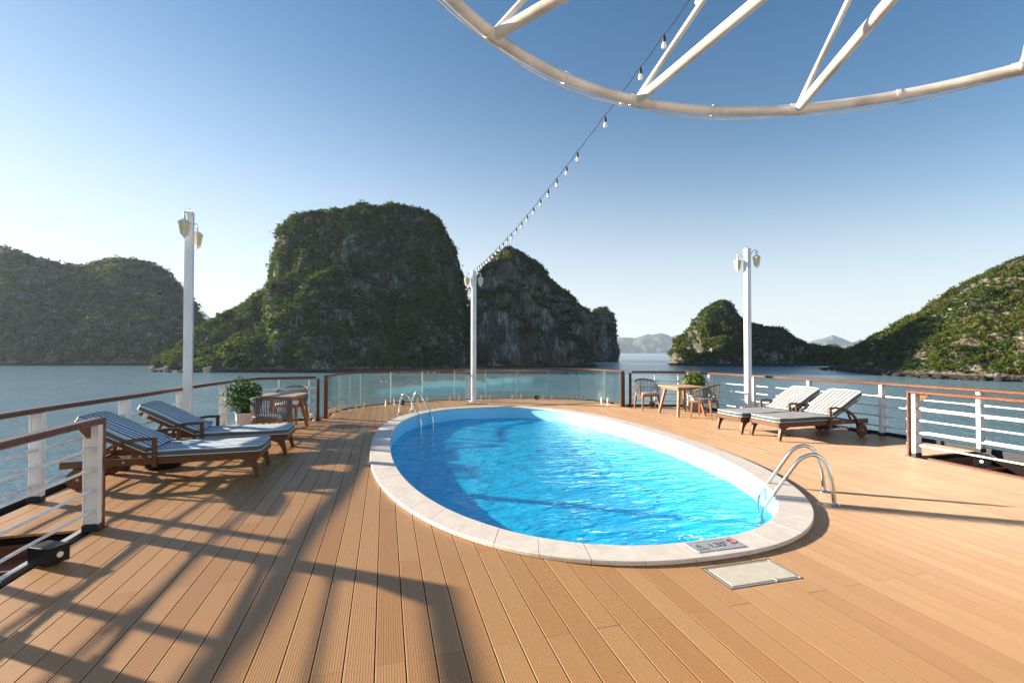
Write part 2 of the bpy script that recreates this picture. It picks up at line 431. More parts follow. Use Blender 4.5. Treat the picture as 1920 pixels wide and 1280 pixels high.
def sea_mat():
    m, nt, b = mat('sea_water', (.12, .215, .255), .17, .5)
    b.inputs['IOR'].default_value = 1.33
    n1 = noise(nt, (1, 1.6, 1), .22, 5, 'Object', .6); n2 = noise(nt, (1, 1.4, 1), 1.1, 4, 'Object', .55); n3 = noise(nt, (1, 3.5, 1), .012, 4)
    n4 = noise(nt, (1, 1.8, 1), 4.0, 3, 'Object', .5)
    h = mth(nt, 'ADD', mth(nt, 'ADD', n1, mth(nt, 'MULTIPLY', n2, .42)), mth(nt, 'MULTIPLY', n4, .10))
    bp = bump(nt, b, h, .55, 1.0)
    s = ramp(nt, n3, [(.35, (.4, .4, .4)), (.65, (.8, .8, .8))]); nt.links.new(s, bp.inputs['Strength'])
    return m
M['sea'] = sea_mat()

# ================================================================== THE SETTING
# ------------------------------------------------------------------ sea
def sea():
    rad = [0, 20, 60, 150, 400, 1000, 2500, 6000, 12000]; n = 64; vs = [(0, 0, 0)]; fs = []
    for r in rad[1:]:
        vs += [(r * math.cos(2 * math.pi * j / n), r * math.sin(2 * math.pi * j / n), 0) for j in range(n)]
    for j in range(n): fs.append((0, 1 + j, 1 + (j + 1) % n))
    for i in range(len(rad) - 2):
        for j in range(n):
            a = 1 + i * n; b = a + n; fs.append((a + j, b + j, b + (j + 1) % n, a + (j + 1) % n))
    o = MB().add(vs, fs).build('sea', M['sea'], loc=(0, 0, WATER)); sea_frame(o); tag(o, kind='structure')
sea()

# ------------------------------------------------------------------ numeric noise for terrain
def _hash(ix, iy, iz, seed):
    h = (ix * 374761393 + iy * 668265263 + iz * 2147483647 + seed * 974634777) & 0xffffffff
    h = ((h ^ (h >> 13)) * 1274126177) & 0xffffffff
    return ((h ^ (h >> 16)) & 0xffff) / 65535.0
def vnoise(P, seed=0):
    I = np.floor(P).astype(np.int64); f = P - I; f = f * f * (3 - 2 * f); out = 0
    for dx in (0, 1):
        for dy in (0, 1):
            for dz in (0, 1):
                w = (f[:, 0] if dx else 1 - f[:, 0]) * (f[:, 1] if dy else 1 - f[:, 1]) * (f[:, 2] if dz else 1 - f[:, 2])
                out = out + w * _hash(I[:, 0] + dx, I[:, 1] + dy, I[:, 2] + dz, seed)
    return out * 2 - 1
def fbm(P, sc, octv=4, seed=0, gain=.5):
    a, o, s = 1.0, 0, 0; Q = P / sc
    for k in range(octv):
        o = o + a * vnoise(Q, seed + k * 17); s += a; a *= gain; Q = Q * 2.03 + 3.7
    return o / s

def raw_mesh(name, V, Fq, mats, tone=None, smooth=False):
    me = bpy.data.meshes.new(name); V = np.asarray(V, np.float32); Fq = np.asarray(Fq, np.int32); k = Fq.shape[1]
    me.vertices.add(len(V)); me.vertices.foreach_set('co', V.ravel())
    me.loops.add(Fq.size); me.loops.foreach_set('vertex_index', Fq.ravel())
    me.polygons.add(len(Fq)); me.polygons.foreach_set('loop_start', np.arange(0, Fq.size, k, dtype=np.int32))
    me.polygons.foreach_set('loop_total', np.full(len(Fq), k, np.int32))
    if smooth: me.polygons.foreach_set('use_smooth', np.ones(len(Fq), bool))
    me.materials.append(mats)
    if tone is not None:
        at = me.attributes.new('tone', 'FLOAT', 'POINT'); at.data.foreach_set('value', np.asarray(tone, np.float32))
    me.update(calc_edges=True); me.validate(); return me

def crowns(P, rad, tone, K, flat=.75):
    """leafy crowns: K bent leaf-clump quads spread through each crown's volume"""
    n = len(P); d = rng.normal(size=(n, K, 3)); d[..., 2] = np.abs(d[..., 2]) * .9 - .15
    d /= np.linalg.norm(d, axis=2, keepdims=True)
    rr = rad[:, None] * rng.uniform(.55, 1.0, (n, K)) * (1 + .25 * rng.normal(size=(n, K)))
    C = P[:, None, :] + d * rr[..., None] * np.array([1, 1, flat])
    nn = d + rng.normal(size=(n, K, 3)) * .55; nn /= np.linalg.norm(nn, axis=2, keepdims=True)
    t = np.cross(nn, rng.normal(size=(n, K, 3))); t /= np.linalg.norm(t, axis=2, keepdims=True); b = np.cross(nn, t)
    sz = (rad[:, None] * rng.uniform(.15, .34, (n, K)))[..., None]
    q = np.stack([C + t * sz, C + b * sz * .8, C - t * sz, C - b * sz * .8], axis=2)
    q[:, :, 0] -= nn * sz * .35; q[:, :, 2] -= nn * sz * .35
    V = q.reshape(-1, 3); Fq = np.arange(len(V)).reshape(-1, 4)
    tn = np.clip(tone[:, None] + rng.normal(size=(n, K)) * .10, 0, 1)
    return V, Fq, np.repeat(tn.ravel(), 4)

def interp_cols(cols, n):
    c = np.array(cols, float); x = np.linspace(c[0, 0], c[-1, 0], n)
    return x, np.interp(x, c[:, 0], c[:, 1]), np.interp(x, c[:, 0], c[:, 2])

def island(name, label_veg, cols, depth, prof, n=200, nf=56, nb=16, amp=5.0, seed=1, trees=4000, R0=(1.8, 3.8), K=22,
           veg=.0, steep=.35, tone0=.4, boulders=0, rock='rock', jag=1.0, back=1.0, brown=.0, capveg=0.0, relief=1.0, patch=1.0):
    x, yt, yf = interp_cols(cols, n); yt = yt + (5.0 if trees else 0.0)
    dirx = (x - 960) / F / (math.cos(PITCH_SEA))
    Df = np.array([unp(a, b, WATER, PITCH_SEA)[1] for a, b in zip(x, yf)])
    hx = np.clip(np.minimum(x - x[0], x[-1] - x) / (.06 * (x[-1] - x[0])), 0, 1)
    dep = depth * (.25 + .75 * hx)
    Dr = Df + dep; Zr = np.array([zat(a, b, d, PITCH_SEA) for a, b, d in zip(x, yt, Dr)]); Zr = np.maximum(Zr, WATER + .3)
    Db = Dr + dep * back
    pr = np.array(prof); tf = np.linspace(0, 1, nf)
    tt = np.linspace(0, 1, len(pr)); hf = np.interp(tf, tt, pr[:, 0]); zf = np.interp(tf, tt, pr[:, 1])
    rows = []
    for h, z in zip(hf, zf):
        D = Df + (Dr - Df) * h; rows.append(np.c_[dirx * D, D, WATER - 1.2 + (Zr - WATER + 1.2) * z])
    for k in range(1, nb + 1):
        s = k / nb; D = Dr + (Db - Dr) * s; rows.append(np.c_[dirx * D, D, WATER - 1.2 + (Zr - WATER + 1.2) * (1 - s ** 1.6)])
    G = np.stack(rows); m = G.shape[0]; P = G.reshape(-1, 3)
    du = np.gradient(G, axis=1); dv = np.gradient(G, axis=0); nr = np.cross(du, dv)
    nr /= np.linalg.norm(nr, axis=2, keepdims=True) + 1e-9; nr = nr.reshape(-1, 3)
    lift = np.clip((P[:, 2] - WATER) / 6, .25, 1)
    ridge = np.repeat(np.r_[1 - .92 * tf ** 5, np.linspace(.1, 1, nb)], n)
    gully = 1 - np.abs(fbm(P * np.array([1, 1, .35]), amp * 6, 3, seed + 5)) * 2
    crag = np.abs(fbm(P * np.array([1, 1, .22]), amp * 3.2, 4, seed + 13))                      # upright ribs and clefts of the limestone
    disp = (fbm(P, amp * 7, 5, seed) * 1.5 + gully * .75 - crag * 1.5 * jag + fbm(P * np.array([1, 1, .5]), amp * 1.1, 3, seed + 9) * .32 * jag) * amp * relief * lift * ridge
    P = P + nr * disp[:, None]
    G = P.reshape(m, n, 3)
    idx = np.arange(m * n).reshape(m, n)
    Fq = np.stack([idx[:-1, :-1], idx[:-1, 1:], idx[1:, 1:], idx[1:, :-1]], -1).reshape(-1, 4)
    o = link(name, raw_mesh(name, P, Fq, M[rock], smooth=False)); sea_frame(o); tag(o, kind='structure')
    if trees:
        A = P[Fq]; fn = np.cross(A[:, 2] - A[:, 0], A[:, 3] - A[:, 1]); ar = np.linalg.norm(fn, axis=1) / 2; fn /= (2 * ar[:, None] + 1e-9)
        fn *= np.sign(fn[:, 2:3] + 1e-9)
        cen = A.mean(1); row = np.repeat(np.arange(m - 1), n - 1)
        msk = fbm(cen * np.array([1, 1, .7]), 24, 4, seed + 31) * patch
        ww = ar * (row < nf + 5) * (cen[:, 2] > WATER + 2.2)
        up = np.abs(fn[:, 2]); hfr = (cen[:, 2] - WATER) / (Zr.max() - WATER)
        keep = np.clip((up + msk * .55 + veg - steep) * 4 + .15, .02, 1)
        ww = ww * keep
        if capveg: ww = ww * (1 + capveg * (row > nf * .88))
        pick = rng.choice(len(Fq), trees, p=ww / ww.sum()); w = rng.dirichlet((1, 1, 1, 1), trees)
        T = (A[pick] * w[..., None]).sum(1) + fn[pick] * .4; T[:, 2] += .5
        lump = fbm(T, 11, 3, seed + 61)
        T = T + fn[pick] * np.clip(lump, -.2, 1)[:, None] * 3.2
        rad = rng.uniform(*R0, trees) * (1 + .5 * np.clip(lump, -.6, 1)) * (1 - .25 * (keep[pick] < .3)) * rng.choice([.6, .8, 1.0, 1.2, 1.75], trees, p=[.25, .3, .25, .15, .05])
        tn = np.clip(tone0 + fbm(T, 30, 3, seed + 77) * .30 + lump * .22 + rng.normal(size=trees) * .19 + brown * np.clip(fbm(T, 40, 2, seed + 99), 0, 1), 0, 1)
        V, Q, tnv = crowns(T, rad, tn, K)
        f = link('forest', raw_mesh('forest', V, Q, M['forest'], tnv), o); tag(f, label_veg, kind='stuff')
    if boulders:
        ico = bmesh.new(); bmesh.ops.create_icosphere(ico, subdivisions=1, radius=1); iv = np.array([v.co for v in ico.verts]); ifc = np.array([[v.index for v in f.verts] for f in ico.faces]); ico.free()
        k = rng.integers(2, n - 2, boulders); D = Df[k] + rng.uniform(-3.0, 5.5, boulders)
        c = np.c_[dirx[k] * D, D, WATER + rng.uniform(-.3, 1.3, boulders)]; rd = rng.uniform(.5, 1.7, boulders) ** 1.3
        V = c[:, None] + iv[None] * rd[:, None, None] * rng.uniform(.6, 1.25, (boulders, len(iv), 1)) * np.array([1.25, 1.25, .75])
        Q = (ifc[None] + (np.arange(boulders) * len(iv))[:, None, None]).reshape(-1, 3)
        b = link('shore_boulders', raw_mesh('shore_boulders', V.reshape(-1, 3), Q, M[rock]), o); tag(b, 'grey boulders along the waterline', kind='stuff')
    return o

TALUS = [(0, 0), (.03, .07), (.16, .20), (.34, .34), (.52, .47), (.66, .58), (.76, .74), (.84, .88), (.92, .96), (1, 1)]
CLIFF = [(0, 0), (.04, .16), (.10, .30), (.24, .42), (.42, .55), (.60, .68), (.75, .82), (.88, .93), (1, 1)]
SLOPE = [(0, 0), (.03, .05), (.14, .15), (.32, .33), (.5, .50), (.68, .67), (.84, .85), (1, 1)]
WALL = [(0, 0), (.05, .25), (.12, .45), (.25, .62), (.45, .78), (.7, .91), (1, 1)]
# far dark hills on the left
island('hill_backlit', 'dark hazy forest covering the backlit hills on the far left',
       [(-260, 660, 684), (-190, 590, 684), (-110, 510, 685), (-50, 470, 685), (0, 458, 685), (45, 472, 685), (110, 490, 685), (150, 494, 685), (185, 485, 685), (215, 478, 685), (255, 481, 685),
        (283, 487, 685), (305, 505, 685), (325, 523, 685), (345, 545, 685), (362, 568, 685), (376, 592, 684), (392, 640, 683), (410, 676, 682)],
       150, SLOPE, n=200, amp=7, seed=3, trees=8000, R0=(2.2, 4.2), K=14, veg=.6)
# the big flat-topped island
island('island_flat_topped', 'dense dark green forest covering the flat-topped island',
       [(272, 691, 696), (300, 672, 697), (330, 652, 698), (365, 622, 698), (400, 604, 698), (440, 578, 698), (470, 560, 698), (495, 543, 698), (510, 520, 698), (514, 490, 698),
        (519, 462, 698), (520, 440, 698), (530, 420, 698), (548, 405, 698), (575, 396, 698), (620, 390, 698), (680, 386, 698), (730, 384, 697), (770, 387, 697), (795, 393, 697),
        (812, 408, 697), (828, 432, 696), (845, 465, 696), (857, 496, 695), (864, 530, 695), (870, 565, 694), (880, 605, 694), (900, 640, 693), (940, 672, 692), (975, 688, 691)],
       95, TALUS, n=300, nf=76, amp=6, seed=12, trees=24000, R0=(1.2, 2.6), K=18, veg=.72, steep=.30, relief=1.3, patch=1.5, boulders=160, tone0=.42)
# the pointed island beside it
island('island_pointed', 'sparse scrub and trees clinging to the pointed rocky island',
       [(842, 690, 694), (860, 655, 694), (870, 610, 693), (880, 560, 693), (892, 522, 692), (900, 507, 692), (912, 490, 692), (930, 472, 692), (944, 461, 692), (955, 459, 692), (970, 463, 691), (984, 472, 691),
        (1000, 485, 691), (1015, 503, 691), (1030, 520, 690), (1050, 533, 690), (1068, 548, 690), (1085, 566, 689), (1098, 584, 689), (1108, 615, 688), (1114, 655, 688), (1118, 684, 688)],
       70, CLIFF, n=220, nf=70, amp=6.0, seed=23, trees=7600, R0=(1.0, 2.3), K=18, veg=-.06, steep=.42, relief=1.4, patch=1.6, boulders=60, tone0=.5, jag=1.6, brown=.5)
island('island_cliff_end', 'trees on top of the cliff at the end of the pointed island',
       [(1040, 640, 680), (1065, 585, 680), (1090, 573, 679), (1105, 582, 679), (1115, 577, 678), (1128, 572, 678), (1140, 575, 677), (1150, 586, 677), (1155, 600, 677), (1157, 630, 677), (1159, 672, 677)],
       60, WALL, n=120, nf=56, amp=4.5, seed=31, trees=1500, R0=(1.8, 3.6), K=22, veg=-.10, steep=.45, tone0=.3, jag=1.5)
# distant hills between the islands
for k, (nm, cc, dp) in enumerate((
    ('hill_distant', [(1120, 655, 661.9), (1150, 645, 661.9), (1185, 640, 661.9), (1205, 630, 661.9), (1225, 627, 661.9), (1240, 624, 661.9), (1255, 628, 661.9), (1268, 640, 661.9), (1290, 657, 661.9)], 900),
    ('hill_distant', [(1140, 636, 661.9), (1165, 632, 661.9), (1190, 634, 661.9), (1215, 626, 661.9), (1250, 634, 661.9), (1272, 627, 661.9), (1290, 638, 661.9), (1320, 655, 661.9)], 900),
    ('hill_distant', [(1490, 652, 661.9), (1520, 640, 661.9), (1545, 634, 661.9), (1562, 628, 661.9), (1580, 635, 661.9), (1598, 642, 661.9), (1615, 636, 661.9), (1640, 645, 661.9), (1670, 656, 661.9)], 900),
    ('hill_distant', [(330, 640, 661.9), (360, 600, 661.9), (376, 583, 661.9), (386, 588, 661.9), (410, 612, 661.9), (470, 655, 661.9)], 900))):
    island(nm, '', cc, dp, SLOPE, n=90, nf=24, nb=8, amp=60, seed=50 + k, trees=0, rock='farrock')
# mid right island
island('island_domed', 'sunlit green forest on the domed island',
       [(1253, 686, 684), (1262, 674, 684), (1272, 650, 685), (1285, 628, 685), (1300, 608, 685), (1312, 590, 686), (1325, 573, 686), (1340, 563, 686), (1354, 560, 686), (1365, 566, 686), (1375, 578, 686),
        (1392, 594, 686), (1405, 603, 686), (1425, 606, 686), (1445, 610, 686), (1462, 612, 686), (1475, 620, 686), (1495, 632, 685), (1515, 642, 685), (1540, 646, 685), (1565, 648, 685), (1590, 655, 685), (1630, 672, 685)],
       75, SLOPE, n=220, nf=56, amp=5.0, seed=64, trees=11500, R0=(1.2, 2.7), K=18, veg=.26, steep=.33, relief=1.6, patch=1.5, boulders=110, tone0=.55)
# near right island
island('island_sloping', 'sunlit scrub forest on the sloping island',
       [(1535, 692, 693), (1560, 680, 695), (1585, 668, 697), (1605, 652, 699), (1625, 638, 701), (1650, 622, 703), (1680, 606, 705), (1710, 590, 707), (1735, 578, 709), (1765, 563, 710), (1790, 545, 711),
        (1815, 528, 712), (1840, 512, 713), (1870, 497, 714), (1900, 486, 715), (1930, 474, 716), (1990, 450, 718), (2080, 425, 722), (2200, 420, 726), (2330, 500, 730), (2400, 690, 733)],
       85, SLOPE, n=260, nf=70, amp=5.0, seed=77, trees=15500, R0=(.9, 2.1), K=20, veg=.24, steep=.36, relief=1.15, patch=1.6, boulders=420, tone0=.6, brown=.35)

# ------------------------------------------------------------------ deck outline (ship axes)
RAIL_L = [(-3.60, 5.1), (-3.55, 6.05), (-3.46, 6.8), (-3.34, 7.5), (-3.18, 8.9), (-2.96, 10.3), (-2.68, 11.22)]
RAIL_R = [(8.99, 4.6), (8.97, 5.6), (8.92, 6.65), (8.74, 7.6), (8.58, 8.5), (8.42, 9.6), (8.2, 10.6), (7.98, 11.25)]
ARC = [(-1.32, 11.72), (-1.2, 12.6), (-.88, 13.3), (-.25, 13.9), (.8, 14.4), (1.84, 14.6), (3.3, 14.67), (4.5, 14.5), (5.4, 14.15), (6.1, 13.55), (6.42, 12.7), (6.43, 11.92)]
arc = [(p.x, p.y) for p in catmull([(*p, 0) for p in ARC], 6)]
PC = (2.48, 7.94); PIN = (4.57, 2.40); POUT = (4.85, 2.70); PEX = 2.4   # pool: centre, half lengths along/across, exponent
def pool_pt(a, half, extra=0.0):
    c, s = math.cos(a), math.sin(a)
    r = (abs(c / (half[1] + extra)) ** PEX + abs(s / (half[0] + extra)) ** PEX) ** (-1 / PEX)
    return (PC[0] + r * c, PC[1] + r * s)
def in_pool(u, v, half, extra=0.0):
    return abs((u - PC[0]) / (half[1] + extra)) ** PEX + abs((v - PC[1]) / (half[0] + extra)) ** PEX < 1
def outward(pts, d):
    out = []
    for i, (u, v) in enumerate(pts):
        a = pts[max(i - 1, 0)]; b = pts[min(i + 1, len(pts) - 1)]
        t = Vector((b[0] - a[0], b[1] - a[1])).normalized(); out.append((u - t.y * d, v + t.x * d))
    return out
NL, NR, VL, VR = -2.57, 7.72, 5.08, 5.28                         # stair openings on both sides
EDGE = ([(NL, -4), (NL, VL), (-3.66, VL)] + outward(RAIL_L, .13)[1:] + [(-2.72, 11.37), (-1.46, 11.5)] + outward(arc, .10) +
        [(6.58, 11.92), (8.06, 11.38)] + [(u + .13, v + .02) for u, v in RAIL_R[::-1]][1:-1] + [(9.11, VR), (NR, VR), (NR, -4)])
def inside(u, v, poly=EDGE):
    c = False; n = len(poly)
    for i in range(n):
        (x1, y1), (x2, y2) = poly[i], poly[(i + 1) % n]
        if (y1 > v) != (y2 > v) and u < (x2 - x1) * (v - y1) / (y2 - y1) + x1: c = not c
    return c
def ray_edge(a):
    c, s = math.cos(a), math.sin(a); best = None
    n = len(EDGE)
    for i in range(n):
        (x1, y1), (x2, y2) = EDGE[i], EDGE[(i + 1) % n]
        ex, ey = x2 - x1, y2 - y1; den = c * ey - s * ex
        if abs(den) < 1e-9: continue
        t = ((x1 - PC[0]) * ey - (y1 - PC[1]) * ex) / den; k = ((x1 - PC[0]) * s - (y1 - PC[1]) * c) / den
        if t > 0 and -1e-6 <= k <= 1 + 1e-6 and (best is None or t > best): best = t
    return (PC[0] + best * c, PC[1] + best * s)
angs = sorted([2 * math.pi * j / 180 - math.pi for j in range(180)] + [math.atan2(v - PC[1], u - PC[0]) + e for u, v in EDGE for e in (-1e-4, 1e-4)])
sub = MB(); vs = []; fs = []
for a in angs:
    i = pool_pt(a, PIN, .03); e = ray_edge(a); vs += [(*W(*i), -.035), (*W(*e), -.035), (*W(*e), -.16)]
n = len(angs)
for j in range(n):
    k = (j + 1) % n; fs += [(3 * j, 3 * j + 1, 3 * k + 1, 3 * k), (3 * j + 1, 3 * j + 2, 3 * k + 2, 3 * k + 1)]
deck = sub.add(vs, fs).build('deck', M['subdeck']); tag(deck, kind='structure')

# ------------------------------------------------------------------ deck planks
u_a = UV(*unp(579.8, 1280))[0]; u_b = UV(*unp(1256.6, 1280))[0]; PITCHW = (u_b - u_a) / 11
V0 = UV(*unp(844, 1224))[1]; V1 = UV(*unp(768, 1050))[1]; HALF = V1 - V0
u_ref = UV(*unp(703.1, 1280))[0]                                 # left gap of a row that has its joint at V0
_k = round((2.265 - u_ref) / PITCHW)
HATCH = (u_ref + _k * PITCHW - .003, u_ref + (_k + 4) * PITCHW - .003, 2.70, 3.01)
def allowed(u, vv):
    c = np.zeros(len(vv), bool); n = len(EDGE)
    for i in range(n):
        (x1, y1), (x2, y2) = EDGE[i], EDGE[(i + 1) % n]
        if y1 == y2: continue
        c ^= ((y1 > vv) != (y2 > vv)) & (u < (x2 - x1) * (vv - y1) / (y2 - y1) + x1)
    c &= ~(np.abs((u - PC[0]) / (PIN[1] + .10)) ** PEX + np.abs((vv - PC[1]) / (PIN[0] + .10)) ** PEX < 1)
    if HATCH[0] < u < HATCH[1]: c &= ~((HATCH[2] < vv) & (vv < HATCH[3]))
    return c
GW = PITCHW - .0075
def plank_mesh(L, wid, grooved, key, cache={}):
    kk = (round(L, 3), round(wid, 4), grooved)
    if kk in cache: return cache[kk]
    if grooved:
        ng = 11; st = wid / ng; gw = .0026; gd = .0020
        prof = [(0, -.022), (0, -.001), (.001, 0)]
        for g in range(1, ng):
            c = g * st; prof += [(c - gw / 2, 0), (c - gw * .3, -gd), (c + gw * .3, -gd), (c + gw / 2, 0)]
        prof += [(wid - .001, 0), (wid, -.001), (wid, -.022)]
    else: prof = [(0, -.022), (0, -.0015), (.0015, 0), (wid - .0015, 0), (wid, -.0015), (wid, -.022)]
    n = len(prof); vs = [(x, 0, z) for x, z in prof] + [(x, L, z) for x, z in prof]
    fs = [(i, i + 1, n + i + 1, n + i) for i in range(n - 1)] + [tuple(range(n))[::-1], tuple(range(n, 2 * n))]
    me = bpy.data.meshes.new('plank'); me.from_pydata(vs, [], fs); me.materials.append(M['deck'])
    bm = bmesh.new(); bm.from_mesh(me); bmesh.ops.recalc_face_normals(bm, faces=bm.faces); bm.to_mesh(me); bm.free()
    cache[kk] = me; return me
segs = []
for k in range(-30, 62):
    u0 = u_ref + k * PITCHW; u1 = u0 + GW
    if u1 < -3.8 or u0 > 9.3: continue
    off = V0 if k % 2 == 0 else V1
    vv = np.arange(-3.9, 14.9, .012)
    ok = allowed(u0 + .002, vv) & allowed(u1 - .002, vv) & allowed((u0 + u1) / 2, vv)
    i = 0
    while i < len(vv):
        if not ok[i]: i += 1; continue
        j = i
        while j + 1 < len(vv) and ok[j + 1]: j += 1
        a, b = vv[i], vv[j]; i = j + 1
        cuts = [a] + [off + 2 * HALF * q for q in range(-6, 12) if a + .05 < off + 2 * HALF * q < b - .05] + [b]
        for c0, c1 in zip(cuts[:-1], cuts[1:]):
            if c1 - c0 > .04: segs.append((u0, c0 + .0012, c1 - .0012))
def seg_size(s):
    x, y = W(s[0] + .07, (s[1] + s[2]) / 2)
    xs = []
    for v in np.linspace(s[1], s[2], 5):
        X, Y = W(s[0] + .07, v)
        xs.append(0 if Y < .8 or abs(X / Y) > 1.15 or EYE / Y > .76 else 1 / Y ** 3)
    return sum(xs) / 5 * (s[2] - s[1])
segs.sort(key=seg_size, reverse=True)
rest = MB()
for i, (u0, a, b) in enumerate(segs):
    x, y = W(u0, a); me = plank_mesh(b - a, GW, True, 0)
    dz = random.uniform(-.0007, .0007)
    if i < 300:
        o = link('plank', me, deck, (x, y, dz), PHI)
    else:
        me2 = me; Mx = Matrix.Rotation(PHI, 4, 'Z'); Mx.translation = (x, y, dz)
        rest.add([Mx @ v.co for v in me2.vertices], [tuple(p.vertices) for p in me2.polygons])
if rest.v:
    o = rest.build('plank_rest', M['deck'], deck); tag(o, kind='stuff')
print('planks', len(segs), 'pitch', PITCHW, 'half', HALF)

# gutter and trim along the deck edge
edge_line = outward(RAIL_L, .10)[0:] + [(-2.70, 11.36), (-1.46, 11.46)]
def trim(name, pts, w, z0, z1, m, parent=deck):
    mb = MB(); mb.sweep([(*W(u, v), 0) for u, v in pts], [(-w / 2, z0), (w / 2, z0), (w / 2, z1), (-w / 2, z1)]); return mb.build(name, m, parent)
trim('edge_kerb', outward(RAIL_L, .19), .05, -.15, .045, M['foot'])
trim('edge_kerb', [(-2.72, 11.42), (-1.44, 11.55)], .05, -.15, .04, M['foot'])
trim('edge_kerb', outward(arc, .13), .05, -.15, .018, M['stepwood'])
trim('edge_kerb', [(6.56, 11.98), (8.08, 11.45)], .05, -.15, .05, M['foot'])
trim('edge_kerb', [(u + .19, v) for u, v in RAIL_R[::-1]], .05, -.15, .05, M['foot'])
trim('opening_trim', [(NL - .03, -3.5), (NL - .03, VL - .01)], .05, -.05, .006, M['alu'])
trim('opening_trim', [(NR + .03, -3.5), (NR + .03, VR - .01)], .05, -.05, .006, M['stepwood'])

# hull under the deck and the wells of the two stairs
hb = MB(); vs = []; fs = []
HULL = [(-3.97, -14), (-3.97, 4.4)] + outward(RAIL_L, .215) + [(-2.78, 11.46), (-1.5, 11.60)] + outward(arc, .16) + [(6.62, 12.03), (8.12, 11.5)] + [(u + .215, v) for u, v in RAIL_R[::-1]] + [(9.2, -14)]
for u, v in HULL: vs += [(*W(u, v), -.15), (*W(u, v), -2.6), (*W(u, v), WATER - .4)]
for j in range(len(HULL)):
    k = (j + 1) % len(HULL); fs += [(3 * j, 3 * k, 3 * k + 1, 3 * j + 1), (3 * j + 1, 3 * k + 1, 3 * k + 2, 3 * j + 2)]
o = hb.add(vs, fs).build('ship_hull', M['hull']); tag(o, 'white hull of the ship below the sun deck', 'ship hull')
for (ua, ub, vt, nm, lab) in ((-3.70, NL - .055, VL - .02, 'stairwell', 'dark wooden stairwell sunk into the deck beside the striped loungers'),
                              (NR + .055, 9.06, VR - .02, 'stairwell', 'dark wooden stairwell sunk into the deck beside the black box lamp in sun')):
    x0, y0 = W((ua + ub) / 2, vt - 1.5); st = thing(nm, lab, 'stairwell', (x0, y0, 0), PHI)
    wd = ub - ua; MB().box((0, -.4, -1.25), (wd, 5.2, .05)).build('landing', M['stepwood'], st)
    MB().box((0, 1.5 - .03, -.62), (wd, .04, 1.1)).build('riser', M['stepwood'], st)
    for k in range(4):
        MB().box((0, 1.30 - k * .27, -.19 - k * .22), (wd - .01, .27, .035), ch=.005).build('step', M['stepwood'], st)
    for s_ in (-1, 1): MB().box((s_ * (wd / 2 - .015), -.6, -.66), (.025, 4.2, 1.15)).build('stringer', M['subdeck'], st)

# unseen deckhouse behind the viewer, added for the fill light its white walls bounce
dh = thing('deckhouse', 'unseen white deckhouse with dark windows, added behind the pool deck for bounced light', 'deckhouse', (*W(2.6, -4.05), 0), PHI)
MB().box((0, -2, 1.3), (12.4, 4, 2.6), ch=.02).build('house_wall', M['white'], dh)
MB().box((0, -1.95, 3.95), (10.2, 3.9, 2.66), ch=.02).build('upper_wall', M['white'], dh)
MB().box((0, -1.7, 2.62), (12.9, 4.6, .09), ch=.01).build('roof_edge', M['white'], dh)
for k in range(5):
    MB().box((-4.8 + k * 2.4, .012, 1.35), (1.5, .02, 1.1)).build('window', M['black'], dh)

# ================================================================== POOL
def rel(pt, o): return (pt[0] - o[0], pt[1] - o[1])
pcx, pcy = W(*PC)
pool = thing('swimming_pool', 'oval blue swimming pool with pale stone coping set in the deck', 'pool', (pcx, pcy, 0), PHI)
def pl(a, half, e=0.0):
    p = pool_pt(a, half, e); return (p[0] - PC[0], p[1] - PC[1])
NA = 144; A_ = [2 * math.pi * j / NA for j in range(NA)]
b = MB(); vs = []; fs = []
lev = [(.015, .004), (.015, -.05), (.02, -.35), (.02, -1.1), (-.10, -1.32), (-.25, -1.38)]
for e, z in lev: vs += [(*pl(a, PIN, e), z) for a in A_]
for i in range(len(lev) - 1):
    for j in range(NA): fs.append((i * NA + j, i * NA + (j + 1) % NA, (i + 1) * NA + (j + 1) % NA, (i + 1) * NA + j))
vs.append((0, 0, -1.38)); c0 = len(vs) - 1; o0 = (len(lev) - 1) * NA
for j in range(NA): fs.append((o0 + j, o0 + (j + 1) % NA, c0))
b.add(vs, fs).build('basin', M['basin'], pool, smooth=True)
WL = -.275
# water surface with real swell: polar grid
wv = MB(); vs = [(0, 0, WL)]; fs = []; NRr = 46
pts = []
for i in range(1, NRr + 1):
    for a in A_:
        x, y = pl(a, PIN, .019); pts.append((x * i / NRr, y * i / NRr, 0))
Pn = np.array(pts); hh = fbm(Pn * np.array([1, 1.7, 1]), .55, 3, 5) * .016 + fbm(Pn, .22, 2, 9) * .005
vs += [(p[0], p[1], WL + h) for p, h in zip(pts, hh)]
for j in range(NA): fs.append((0, 1 + j, 1 + (j + 1) % NA))
for i in range(NRr - 1):
    for j in range(NA):
        a0 = 1 + i * NA; b0 = a0 + NA; fs.append((a0 + j, b0 + j, b0 + (j + 1) % NA, a0 + (j + 1) % NA))
wv.add(vs, fs).build('water_surface', M['poolwater'], pool, smooth=True)
